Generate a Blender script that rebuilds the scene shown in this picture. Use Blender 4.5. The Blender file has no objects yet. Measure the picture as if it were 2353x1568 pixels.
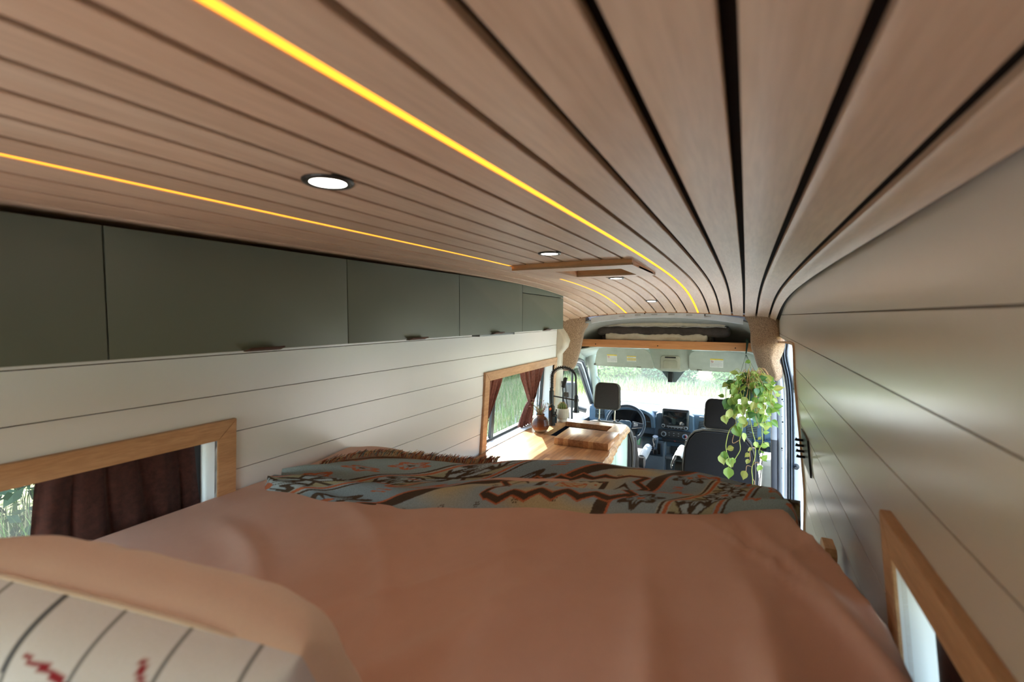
import bpy, bmesh, math, random
from math import sin, cos, pi, radians as R, exp, sqrt, hypot, atan2
from mathutils import Vector, Matrix, noise as mn
random.seed(7)
S = bpy.context.scene
COL = S.collection
# ------------------------------------------------------------ camera, sky, sun, exposure
cd = bpy.data.cameras.new('camera'); cam = bpy.data.objects.new('camera', cd); COL.objects.link(cam)
cd.sensor_width = 36; cd.lens = 16.0; cd.clip_start = .02; cd.clip_end = 300
cam.rotation_euler = (R(90-3.1), 0, R(27.2)); cam.location = (0, 0, 0)
cd.dof.use_dof = True; cd.dof.focus_distance = 3.6; cd.dof.aperture_fstop = 3.2
S.camera = cam
w = bpy.data.worlds.new('sky'); S.world = w; w.use_nodes = True
nt = w.node_tree; nt.nodes.clear()
sk = nt.nodes.new('ShaderNodeTexSky'); sk.sky_type = 'NISHITA'; sk.sun_disc = False
sk.sun_elevation = R(34); sk.sun_rotation = R(-43); sk.air_density = 1.2; sk.dust_density = 2.0; sk.ozone_density = 1.0
bg = nt.nodes.new('ShaderNodeBackground'); bg.inputs[1].default_value = .95
wo = nt.nodes.new('ShaderNodeOutputWorld')
nt.links.new(sk.outputs[0], bg.inputs[0]); nt.links.new(bg.outputs[0], wo.inputs[0])
sl = bpy.data.lights.new('sun', 'SUN'); sun = bpy.data.objects.new('sun', sl); COL.objects.link(sun)
sl.energy = 22; sl.angle = R(.6); sl.color = (1, .95, .86)
sdir = Vector((-.69*cos(R(33)), .73*cos(R(33)), sin(R(33))))
sun.rotation_euler = sdir.to_track_quat('Z', 'Y').to_euler(); sun.location = (-8, 8, 8)
vs = S.view_settings
S.display_settings.display_device = 'sRGB'
vs.view_transform = 'Standard'; vs.look = 'None'; vs.gamma = 1; vs.use_curve_mapping = False; vs.exposure = 1.06
S.cycles.max_bounces = 9; S.cycles.diffuse_bounces = 6; S.cycles.use_adaptive_sampling = True; S.cycles.adaptive_threshold = .025; S.cycles.transparent_max_bounces = 12
S.cycles.use_denoising = True; S.cycles.sample_clamp_indirect = 6; S.cycles.caustics_reflective = False; S.cycles.caustics_refractive = False
# ------------------------------------------------------------ materials
MC = {}
def srgb(c):
    return tuple((x/255/12.92 if x/255 <= .04045 else ((x/255+.055)/1.055)**2.4) for x in c)
class N:
    def __init__(s, name):
        s.m = bpy.data.materials.new(name); s.m.use_nodes = True; s.t = s.m.node_tree
        s.b = s.t.nodes['Principled BSDF']
    def n(s, t, **k):
        x = s.t.nodes.new(t)
        for a, v in k.items(): setattr(x, a, v)
        return x
    def l(s, a, b): s.t.links.new(a, b)
    def coords(s, scale=(1, 1, 1), rot=(0, 0, 0)):
        tc = s.n('ShaderNodeTexCoord'); mp = s.n('ShaderNodeMapping')
        mp.inputs['Scale'].default_value = scale; mp.inputs['Rotation'].default_value = rot
        s.l(tc.outputs['Object'], mp.inputs[0]); return mp.outputs[0]
    def noise(s, vec, scale=5, detail=3, rough=.5, dist=0):
        x = s.n('ShaderNodeTexNoise'); x.inputs['Scale'].default_value = scale; x.inputs['Detail'].default_value = detail
        x.inputs['Roughness'].default_value = rough; x.inputs['Distortion'].default_value = dist
        if vec is not None: s.l(vec, x.inputs['Vector'])
        return x.outputs['Fac']
    def ramp(s, fac, stops):
        x = s.n('ShaderNodeValToRGB'); e = x.color_ramp.elements
        while len(e) < len(stops): e.new(.5)
        for i, (p, c) in enumerate(stops): e[i].position = p; e[i].color = (*c, 1)
        s.l(fac, x.inputs[0]); return x.outputs[0]
    def mix(s, fac, a, b, mode='MIX'):
        x = s.n('ShaderNodeMix', data_type='RGBA', blend_type=mode)
        for i, v in ((0, fac), (6, a), (7, b)):
            if hasattr(v, 'is_linked'): s.l(v, x.inputs[i])
            else: x.inputs[i].default_value = v if not isinstance(v, tuple) else (*v, 1)
        return x.outputs[2]
    def bump(s, h, strength=.3, dist=.002):
        x = s.n('ShaderNodeBump'); x.inputs['Strength'].default_value = strength; x.inputs['Distance'].default_value = dist
        s.l(h, x.inputs['Height']); s.l(x.outputs[0], s.b.inputs['Normal'])
    def rough(s, r, metal=0, spec=.5):
        s.b.inputs['Roughness'].default_value = r; s.b.inputs['Metallic'].default_value = metal
        s.b.inputs['Specular IOR Level'].default_value = spec
    def color(s, c):
        if hasattr(c, 'is_linked'): s.l(c, s.b.inputs['Base Color'])
        else: s.b.inputs['Base Color'].default_value = (*c, 1)
def plain(name, c, r=.5, metal=0, var=.06, nscale=18, bump=0, bscale=400, spec=.5):
    if name in MC: return MC[name]
    m = N(name); c = srgb(c); v = m.coords()
    f = m.noise(v, nscale, 3)
    m.color(m.ramp(f, [(.3, tuple(x*(1-var) for x in c)), (.7, tuple(min(1, x*(1+var)) for x in c))]))
    m.rough(r, metal, spec)
    if bump: m.bump(m.noise(v, bscale, 2), bump, .0015)
    MC[name] = m.m; return m.m
def wood(name, c1, c2, scale=(30, 2, 30), r=.45, var=.35, rings=True):
    if name in MC: return MC[name]
    m = N(name); v = m.coords(scale); a, b = srgb(c1), srgb(c2)
    f = m.noise(v, 1.0, 5, .6, .6)
    base = m.ramp(f, [(.32, b), (.62, a)])
    f2 = m.noise(v, 9, 2, .5)
    base = m.mix(.22, base, m.ramp(f2, [(.35, tuple(x*.6 for x in b)), (.65, a)]), 'MIX')
    oi = m.n('ShaderNodeObjectInfo')
    tint = m.ramp(oi.outputs['Random'], [(0, (1-var*.55, 1-var*.65, 1-var*.7)), (.35, (1, .95, .92)), (.7, (.95, .96, .97)), (1, (1.0, 1.0, 1.0))])
    base = m.mix(1.0, base, tint, 'MULTIPLY')
    m.color(base); m.rough(r); m.bump(f2, .12, .0006)
    MC[name] = m.m; return m.m
def fabric(name, c, c2=None, r=.95, weave=900, bump=.35, var=.2, nscale=60):
    if name in MC: return MC[name]
    m = N(name); c = srgb(c); c2 = srgb(c2) if c2 else tuple(x*(1-var) for x in c); v = m.coords()
    f = m.noise(v, nscale, 6, .7); m.color(m.ramp(f, [(.38, c2), (.62, c)])); m.rough(r, 0, .25)
    m.b.inputs['Sheen Weight'].default_value = .15
    m.bump(m.noise(v, weave, 2), bump, .001); MC[name] = m.m; return m.m
def glass(name, tint=(.9, .95, .93), refl=.08, haze=.008):
    if name in MC: return MC[name]
    m = bpy.data.materials.new(name); m.use_nodes = True; t = m.node_tree; t.nodes.clear()
    o = t.nodes.new('ShaderNodeOutputMaterial'); mx = t.nodes.new('ShaderNodeMixShader'); tr = t.nodes.new('ShaderNodeBsdfTransparent')
    gl = t.nodes.new('ShaderNodeBsdfGlossy'); gl.inputs['Roughness'].default_value = .02
    lw = t.nodes.new('ShaderNodeLayerWeight'); lw.inputs[0].default_value = .25
    mt = t.nodes.new('ShaderNodeMath'); mt.operation = 'MULTIPLY'; mt.inputs[1].default_value = refl*4
    t.links.new(lw.outputs[0], mt.inputs[0]); t.links.new(mt.outputs[0], mx.inputs[0])
    tr.inputs[0].default_value = (*tint, 1)
    hz = t.nodes.new('ShaderNodeMixShader'); hz.inputs[0].default_value = haze; tl_ = t.nodes.new('ShaderNodeBsdfTranslucent'); tl_.inputs[0].default_value = (.72, .82, .84, 1)
    t.links.new(tr.outputs[0], hz.inputs[1]); t.links.new(tl_.outputs[0], hz.inputs[2]); t.links.new(hz.outputs[0], mx.inputs[1]); t.links.new(gl.outputs[0], mx.inputs[2]); t.links.new(mx.outputs[0], o.inputs[0])
    MC[name] = m; return m
def emit(name, c, s):
    if name in MC: return MC[name]
    m = bpy.data.materials.new(name); m.use_nodes = True; t = m.node_tree; t.nodes.clear()
    o = t.nodes.new('ShaderNodeOutputMaterial'); e = t.nodes.new('ShaderNodeEmission')
    e.inputs[0].default_value = (*c, 1); e.inputs[1].default_value = s; t.links.new(e.outputs[0], o.inputs[0])
    MC[name] = m; return m
SLAT = wood('maple_slat', (218, 192, 166), (204, 172, 144), (16, 1.2, 16), .42, .3)
OAK = wood('oak_trim', (214, 174, 134), (186, 142, 102), (22, 3, 22), .5, .1)
SHELFW = wood('alder_board', (220, 160, 108), (196, 134, 84), (2, 30, 40), .45, .1)
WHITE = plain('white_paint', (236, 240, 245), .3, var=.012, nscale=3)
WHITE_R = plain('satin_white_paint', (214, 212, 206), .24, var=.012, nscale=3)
BACK = plain('dark_backing', (30, 20, 14), .9)
GAPW = plain('groove_backing', (120, 104, 88), .9)
GREEN = plain('sage_paint', (92, 105, 95), .42, var=.03, nscale=4)
MINT = plain('mint_paint', (176, 196, 182), .4, var=.03, nscale=4)
LEATHER = plain('brown_leather', (74, 48, 38), .6, bump=.2)
BLACK = plain('black_metal', (20, 20, 21), .38, spec=.5)
BLKP = plain('black_plastic', (24, 26, 30), .45, bump=.15)
RUB = plain('black_rubber', (38, 42, 48), .5)
DASH = plain('dash_plastic', (62, 84, 102), .5, bump=.2, bscale=700)
DASHL = plain('console_plastic', (88, 98, 104), .55, bump=.2, bscale=700)
CHROME = plain('chrome', (210, 212, 214), .15, 1)
HEADL = plain('headliner_grey', (170, 180, 172), .85, bump=.2, bscale=900)
VISOR = plain('visor_grey', (176, 184, 174), .8, bump=.2, bscale=900)
CAR = plain('painted_body_metal', (216, 220, 230), .35, var=.02)
GREYP = plain('grey_trim_plastic', (150, 152, 160), .55)
FELT = fabric('felt_pillar_cover', (184, 156, 130), (112, 90, 74), nscale=170, weave=400, bump=.7)
CURT = fabric('brown_curtain_fabric', (122, 76, 66), (98, 58, 50))
CURTD = fabric('dark_brown_curtain_fabric', (74, 42, 36), (54, 30, 27))
PINK = fabric('dusty_pink_cotton', (224, 186, 170), (218, 177, 160), nscale=3, bump=.15)
SEATF = fabric('charcoal_seat_fabric', (62, 58, 56), (46, 42, 42), nscale=300)
SEATB = fabric('black_seat_fabric', (34, 31, 33), (24, 22, 25), nscale=300)
SEAMF = plain('seat_piping', (92, 84, 74), .8)
GLASS = glass('window_glass', (.80, .86, .84), .07)
GLASSW = glass('windscreen_glass', (.90, .97, .96), .05, .026)
GLASSD = glass('tinted_glass', (.42, .48, .46), .09, .014)
# ------------------------------------------------------------ helpers
def ipol(tab, x):
    if x <= tab[0][0]: return tab[0][1]
    for (a, va), (b, vb) in zip(tab, tab[1:]):
        if x <= b:
            t = (x-a)/(b-a); return va+(vb-va)*t
    return tab[-1][1]
def smt(tab, x, h):
    return (ipol(tab, x-h)+2*ipol(tab, x-h/2)+2*ipol(tab, x)+2*ipol(tab, x+h/2)+ipol(tab, x+h))/8
def finish(bm, name, mat, parent=None, smooth=35, recalc=True):
    if recalc: bmesh.ops.recalc_face_normals(bm, faces=bm.faces)
    me = bpy.data.meshes.new(name); bm.to_mesh(me); bm.free()
    for m in (mat if isinstance(mat, (list, tuple)) else [mat]): me.materials.append(m)
    if smooth:
        me.polygons.foreach_set('use_smooth', [True]*len(me.polygons))
        me.set_sharp_from_angle(angle=R(smooth))
    o = bpy.data.objects.new(name, me); COL.objects.link(o)
    if parent is not None: setpar(o, parent)
    return o
def wloc(o):
    v = o.location.copy(); p = o.parent
    return v
def setpar(o, p):
    o.parent = p
    L = Vector(p.get('_w', (0, 0, 0)))
    o.matrix_parent_inverse = Matrix.Translation(-L)
def tag(o, label=None, cat=None, group=None, kind=None):
    if label: o['label'] = label
    if cat: o['category'] = cat
    if group: o['group'] = group
    if kind: o['kind'] = kind
    return o
def thing(name, loc, label, cat, group=None, kind=None):
    o = bpy.data.objects.new(name, None); COL.objects.link(o); o.location = loc; o.empty_display_size = .05
    o['_w'] = tuple(loc); return tag(o, label, cat, group, kind)
def B(): return bmesh.new()
def box(bm, c, s, bev=0, seg=2, rot=None):
    r = bmesh.ops.create_cube(bm, size=1); vs_ = r['verts']
    bmesh.ops.scale(bm, vec=s, verts=vs_)
    if bev:
        es = list({e for v in vs_ for e in v.link_edges})
        q = bmesh.ops.bevel(bm, geom=es, offset=bev, segments=seg, affect='EDGES', profile=.5)
        vs_ = list({v for f in q['faces'] for v in f.verts} | {v for v in vs_ if v.is_valid})
    if rot: bmesh.ops.rotate(bm, cent=(0, 0, 0), matrix=rot.to_matrix() if hasattr(rot, 'to_matrix') else rot, verts=vs_)
    bmesh.ops.translate(bm, vec=c, verts=vs_); return vs_
def box2(bm, a, b, bev=0, seg=2):
    return box(bm, [(x+y)/2 for x, y in zip(a, b)], [abs(y-x) for x, y in zip(a, b)], bev, seg)
def prism(bm, pts, axis, a, b, bev=0):
    """polygon pts (2d) extruded along axis from a to b. axis x: pts=(y,z); y: (x,z); z: (x,y)"""
    def mk(p, t): return {'x': (t, p[0], p[1]), 'y': (p[0], t, p[1]), 'z': (p[0], p[1], t)}[axis]
    va = [bm.verts.new(mk(p, a)) for p in pts]; vb = [bm.verts.new(mk(p, b)) for p in pts]
    n = len(pts); fs = [bm.faces.new(va), bm.faces.new(vb[::-1])]
    for i in range(n): fs.append(bm.faces.new((va[i], vb[i], vb[(i+1) % n], va[(i+1) % n])))
    if bev:
        bmesh.ops.recalc_face_normals(bm, faces=fs)
        bmesh.ops.bevel(bm, geom=list({e for f in fs[:2] for e in f.edges}), offset=bev, segments=3, affect='EDGES', profile=.5)
def tube(bm, pts, r, n=8, cap=True, flat=1):
    P = [Vector(p) for p in pts]; rr = r if isinstance(r, (list, tuple)) else [r]*len(P); rings = []
    t0 = (P[1]-P[0]).normalized(); up = Vector((0, 0, 1)) if abs(t0.z) < .9 else Vector((1, 0, 0))
    nx = t0.cross(up).normalized()
    for i, p in enumerate(P):
        t = (P[min(i+1, len(P)-1)]-P[max(i-1, 0)]).normalized()
        nx = (nx - t*nx.dot(t)).normalized(); ny = t.cross(nx)
        rings.append([bm.verts.new(p+nx*rr[i]*cos(2*pi*k/n)+ny*rr[i]*flat*sin(2*pi*k/n)) for k in range(n)])
    for a, b in zip(rings, rings[1:]):
        for k in range(n): bm.faces.new((a[k], a[(k+1) % n], b[(k+1) % n], b[k]))
    if cap: bm.faces.new(rings[0][::-1]); bm.faces.new(rings[-1])
def lathe(bm, prof, c, n=32, axis='z', fn=None, cap=True):
    rings = []
    for r, h in prof:
        ring = []
        for k in range(n):
            a = 2*pi*k/n; q = r if fn is None else r*fn(a, h)
            x, y = q*cos(a), q*sin(a)
            p = {'z': (x, y, h), 'y': (x, h, y), 'x': (h, x, y)}[axis]
            ring.append(bm.verts.new((c[0]+p[0], c[1]+p[1], c[2]+p[2])))
        rings.append(ring)
    for a, b in zip(rings, rings[1:]):
        for k in range(n): bm.faces.new((a[k], a[(k+1) % n], b[(k+1) % n], b[k]))
    if cap: bm.faces.new(rings[0][::-1]); bm.faces.new(rings[-1])
def grid(bm, nu, nv, f):
    V = [[bm.verts.new(f(i/nu, j/nv)) for j in range(nv+1)] for i in range(nu+1)]
    for i in range(nu):
        for j in range(nv): bm.faces.new((V[i][j], V[i+1][j], V[i+1][j+1], V[i][j+1]))
    return V
def thicken(bm, t):
    fs = list(bm.faces); bmesh.ops.recalc_face_normals(bm, faces=fs)
    bmesh.ops.solidify(bm, geom=fs, thickness=t)
def rrect(x0, z0, x1, z1, r, n=5):
    pts = []
    rs = r if isinstance(r, (list, tuple)) else [r]*4
    for (cx, cz, a0), q in zip(((x1, z1, 0), (x0, z1, 90), (x0, z0, 180), (x1, z0, 270)), rs):
        sx = -1 if cx == x1 else 1; sz = -1 if cz == z1 else 1
        for k in range(n+1):
            a = R(a0+90*k/n); pts.append((cx+sx*q+q*cos(a), cz+sz*q+q*sin(a)))
    return pts
# ------------------------------------------------------------ shell profiles
XC = -.641
HT = [(0, .231), (.2, .2285), (.3, .225), (.46, .214), (.55, .207), (.625, .199), (.70, .185), (.76, .172), (.81, .155), (.85, .125), (.875, .09)]
DT = [(0, 0), (1.5, 0), (2.05, .007), (2.5, .018), (2.8, .032), (3.2, .062), (3.4, .088), (3.6, .118), (3.8, .155), (4.0, .198), (4.2, .245)]
def cz(x, y): return smt(HT, abs(x-XC), .03)-smt(DT, y, .25)
XR = [(-1.85, .30), (-.9, .288), (-.6, .258), (-.4, .235), (-.26, .224), (-.13, .218), (.05, .213), (.2, .20)]
XL = [(-1.85, -1.56), (-.9, -1.54), (-.58, -1.513), (-.33, -1.5), (-.09, -1.49), (.2, -1.48)]
def xr(z): return smt(XR, z, .06)
def xl(z): return smt(XL, z, .06)
FZ = -1.84
Y0 = -.75
# ------------------------------------------------------------ ceiling
ceil = thing('ceiling', (XC, 1.5, .23), None, None, None, 'structure')
P_ = .0833; slots = [-.016+P_*k for k in range(-17, 3)]
edges = [-1.48]+[s for s in slots if s > -1.44]+[.2]
SK = (-.926, -.40, 1.80, 2.31)       # skylight frame outer
SO = (-.775, -.475, 1.93, 2.24)      # opening
def slat(x0, x1, ya, yb):
    bm = B(); ny = max(3, int((yb-ya)/.11)); nx = 2 if x1 < .13 else 5
    def sec(y):
        out = []
        for i in range(nx+1):
            x = x0+(x1-x0)*i/nx; out.append((x, cz(x, y)))
        return out
    rings = []
    for j in range(ny+1):
        y = ya+(yb-ya)*j/ny; s = sec(y); c = .0012
        ring = [(s[0][0], y, s[0][1]+.011), (s[0][0], y, s[0][1]+c), (s[0][0]+c, y, s[0][1])]
        ring += [(x, y, z) for x, z in s[1:-1]]
        ring += [(s[-1][0]-c, y, s[-1][1]), (s[-1][0], y, s[-1][1]+c), (s[-1][0], y, s[-1][1]+.011)]
        rings.append([bm.verts.new(p) for p in ring])
    m = len(rings[0])
    for a, b in zip(rings, rings[1:]):
        for k in range(m): bm.faces.new((a[k], b[k], b[(k+1) % m], a[(k+1) % m]))
    bm.faces.new(rings[0][::-1]); bm.faces.new(rings[-1])
    return finish(bm, 'slat', SLAT, ceil, 40)
for a, b in zip(edges, edges[1:]):
    lg = (slots[13], slots[6])
    x0 = a+(.0075 if any(abs(a-q) < 1e-6 for q in lg) else .0064); x1 = b-(.0075 if any(abs(b-q) < 1e-6 for q in lg) else .0064)
    if b > SK[0]+.03 and a < SK[1]-.04:
        slat(x0, x1, Y0, SK[2]+.03); slat(x0, x1, SK[3]-.03, 4.0)
    else: slat(x0, x1, Y0, 4.0)
bm = B()   # backing board with the roof-vent hole
def bfun(xa, xb, ya, yb):
    grid(bm, max(1, int((xb-xa)/.06)), max(1, int((yb-ya)/.15)), lambda u, v: (xa+(xb-xa)*u, ya+(yb-ya)*v, cz(xa+(xb-xa)*u, ya+(yb-ya)*v)+.024))
bfun(-1.52, SO[0], Y0, 4.0); bfun(SO[1], .23, Y0, 4.0); bfun(SO[0], SO[1], Y0, SO[2]); bfun(SO[0], SO[1], SO[3], 4.0)
thicken(bm, -.01)
finish(bm, 'ceiling_board', BACK, ceil)
bm = B(); prism(bm, [(-1.75, .12), (-1.2, .33), (.0, .33), (.42, .12), (.42, .16), (.0, .38), (-1.2, .38), (-1.75, .16)], 'y', Y0, SO[2]-.05)
prism(bm, [(-1.75, .10), (-1.2, .3), (.0, .3), (.42, .10), (.42, .16), (.0, .38), (-1.2, .38), (-1.75, .16)], 'y', SO[3]+.05, 3.3)
prism(bm, [(SO[1]+.03, .36), (SO[1]+.03, .33), (0, .33), (.42, .12), (.42, .16), (.0, .38)], 'y', SO[2]-.05, SO[3]+.05)
prism(bm, [(SO[0]-.03, .36), (SO[0]-.03, .33), (-1.2, .33), (-1.75, .12), (-1.75, .16), (-1.2, .38)], 'y', SO[2]-.05, SO[3]+.05)
finish(bm, 'roof_skin', CAR, ceil, 0)
# skylight / roof vent surround
vent = thing('roof_vent', ((SK[0]+SK[1])/2, (SK[2]+SK[3])/2, .21), 'square wooden roof vent surround with a rectangular opening in the slatted ceiling', 'vent')
zb = .201; zt = .2245
def frame_bm(o, i, z0, z1, bev=.0015):
    bm = B()
    for a, b in (((o[0], o[2]), (o[1], i[2])), ((o[0], i[3]), (o[1], o[3])), ((o[0], i[2]), (i[0], i[3])), ((i[1], i[2]), (o[1], i[3]))):
        box2(bm, (a[0], a[1], z0), (b[0], b[1], z1))
    return bm
FW = wood('vent_surround_wood', (226, 178, 138), (202, 148, 104), (3, 30, 30), .45, .1)
finish(frame_bm(SK, SO, zb, zb+.009), 'face_frame', SLAT, vent, 0)
for nm, a, b in (('edge_band', (SK[0], SK[2]), (SK[1], SK[2]+.014)), ('edge_band', (SK[0], SK[3]-.014), (SK[1], SK[3])), ('edge_band', (SK[0], SK[2]+.014), (SK[0]+.014, SK[3]-.014)), ('edge_band', (SK[1]-.014, SK[2]+.014), (SK[1], SK[3]-.014))):
    bm = B(); box2(bm, (a[0], a[1], zb+.0005), (b[0], b[1], zt+.004)); finish(bm, nm, FW, vent, 0)
for a, b in (((SO[0]-.012, SO[2]-.012), (SO[0], SO[3]+.012)), ((SO[1], SO[2]-.012), (SO[1]+.012, SO[3]+.012)), ((SO[0], SO[2]-.012), (SO[1], SO[2])), ((SO[0], SO[3]), (SO[1], SO[3]+.012))):
    bm = B(); box2(bm, (a[0], a[1], zb+.009), (b[0], b[1], .34)); finish(bm, 'lining_board', FW, vent, 0)
bm = B(); box2(bm, (SO[0]-.01, SO[2]-.01, .335), (SO[1]+.01, SO[3]+.01, .35)); finish(bm, 'lid', plain('smoke_grey_lid', (120, 116, 110), .5), vent, 0)
# LED strips in the slots
LED = emit('warm_led', (1, .33, .025), 1.5)
for x, segs, lab in ((slots[17-4], [(Y0, 4.0)], 'thin glowing amber light strip in a ceiling slot, longer one right of the roof vent'),
                     (slots[17-11], [(Y0, SK[2]), (SK[3], 4.0)], 'thin glowing amber light strip in the ceiling slot near the green cabinets')):
    t = thing('led_strip', (x, 1.5, cz(x, 1.5)), lab, 'light', 'amber light strips in the ceiling')
    for ya, yb in segs:
        bm = B(); n = 40; rr = []
        for j in range(n+1):
            y = ya+(yb-ya)*j/n; z = cz(x, y)+.0015
            rr.append([bm.verts.new(p) for p in ((x-.0066, y, z), (x+.0066, y, z), (x+.0066, y, z+.004), (x-.0066, y, z+.004))])
        for a, b in zip(rr, rr[1:]):
            for k in range(4): bm.faces.new((a[k], b[k], b[(k+1) % 4], a[(k+1) % 4]))
        bm.faces.new(rr[0][::-1]); bm.faces.new(rr[-1]); finish(bm, 'light_strip', LED, t, 0)
# downlights
for i, (y, lab) in enumerate(((.56, 'round recessed ceiling spotlight nearest the camera, largest in view'), (1.545, 'round recessed ceiling spotlight just before the roof vent'),
                 (2.50, 'round recessed ceiling spotlight half hidden just beyond the roof vent'), (3.56, 'small round ceiling spotlight farthest forward near the cab'))):
    zc = cz(XC, y); dz = (cz(XC, y+.02)-cz(XC, y-.02))/.04; rot = Matrix.Rotation(math.atan(dz), 3, 'X')
    t = thing('downlight', (XC, y, zc), lab, 'ceiling light', 'round ceiling spotlights')
    bm = B(); lathe(bm, [(.031, .002), (.030, -.004), (.034, -.0055), (.040, -.005), (.0425, -.002), (.0425, .002)], (0, 0, 0), 40, cap=False)
    bmesh.ops.rotate(bm, cent=(0, 0, 0), matrix=rot, verts=bm.verts); bmesh.ops.translate(bm, vec=(XC, y, zc), verts=bm.verts)
    finish(bm, 'bezel', plain('dark_bezel', (60, 60, 58), .35, .6), t, 50)
    bm = B(); lathe(bm, [(.0305, .004), (.0305, -.003), (.02, -.0045), (.001, -.005)], (0, 0, 0), 32)
    bmesh.ops.rotate(bm, cent=(0, 0, 0), matrix=rot, verts=bm.verts); bmesh.ops.translate(bm, vec=(XC, y, zc), verts=bm.verts)
    finish(bm, 'lens', emit('spot_lens', (1, .93, .82), 14), t, 50)
# ------------------------------------------------------------ side walls: backing, planks, window trims
def sub_rects(z0, z1, y0, y1, holes):
    """rectangles (y0,y1,z0,z1) left of a plank after cutting the holes"""
    out = [(y0, y1, z0, z1)]
    for h in holes:
        nxt = []
        for (a, b, c, d) in out:
            if h[1] <= a or h[0] >= b or h[3] <= c or h[2] >= d: nxt.append((a, b, c, d)); continue
            if h[0] > a: nxt.append((a, h[0], c, d))
            if h[1] < b: nxt.append((h[1], b, c, d))
            m0, m1 = max(a, h[0]), min(b, h[1])
            if h[3] < d: nxt.append((m0, m1, h[3], d))
            if h[2] > c: nxt.append((m0, m1, c, h[2]))
        out = nxt
    return out
def wall(name, xf, sgn, lines, ya, yb, holes, mat, top):
    holes = [(h[0]-.009, h[1]+.009, h[2]-.009, h[3]+.009) if h is not SD else h for h in holes]
    W_ = thing(name, (xf(-.5), 1.5, -.8), None, None, None, 'structure')
    zs = [top]+lines+[FZ]
    bm = B()
    for zi in range(len(zs)-1):
        pass
    for (a, b, c, d) in sub_rects(FZ, top, ya, yb, holes):
        n = max(1, int((d-c)/.08))
        grid(bm, 1, n, lambda u, v: (xf(c+(d-c)*v)+sgn*.0255, a+(b-a)*u, c+(d-c)*v))
    thicken(bm, .012)
    finish(bm, 'backing_board', GAPW, W_)
    for z1, z0 in zip(zs, zs[1:]):
        z0 += .0014; z1 -= .0014
        rects = sub_rects(z0, z1, ya, yb, holes)
        full = [r for r in rects if r[2] <= z0+1e-6 and r[3] >= z1-1e-6]; part = [r for r in rects if r not in full]
        if part and len(full) > 0: groups = [full+part]
        elif part: groups = [part]
        else: groups = [[r] for r in full]
        for g in groups:
            bm = B()
            for (a, b, c, d) in g:
                n = max(1, int((d-c)/.045)); c0 = .0012; rings = []
                for q in (a, b):
                    ring = [(xf(c)+sgn*.0125, q, c)]+[(xf(c+(d-c)*k/n)+(sgn*c0 if k in (0, n) else 0), q, c+(d-c)*k/n) for k in range(n+1)]+[(xf(d)+sgn*.0125, q, d)]
                    rings.append([bm.verts.new(p) for p in ring])
                m = len(rings[0])
                for k in range(m): bm.faces.new((rings[0][k], rings[1][k], rings[1][(k+1) % m], rings[0][(k+1) % m]))
                bm.faces.new(rings[0][::-1]); bm.faces.new(rings[1])
            finish(bm, 'plank', mat, W_, 35)
    return W_
W1 = (-.25, .845, -.86, -.396)   # inner opening near-left window  y0,y1,z0,z1
W2 = (2.585, 3.72, -.895, -.425)  # far-left window
W3 = (-.35, .925, -.86, -.396)   # right window
SD = (2.68, 4.3, FZ, -.15)        # sliding door opening
LL = [-.124-.1295*k for k in range(0, 12)]
LR = [.0095-.135*k for k in range(0, 13)]
wall('wall_left', xl, -1, LL, Y0, 3.78, [W1, W2], WHITE, .2)
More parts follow.
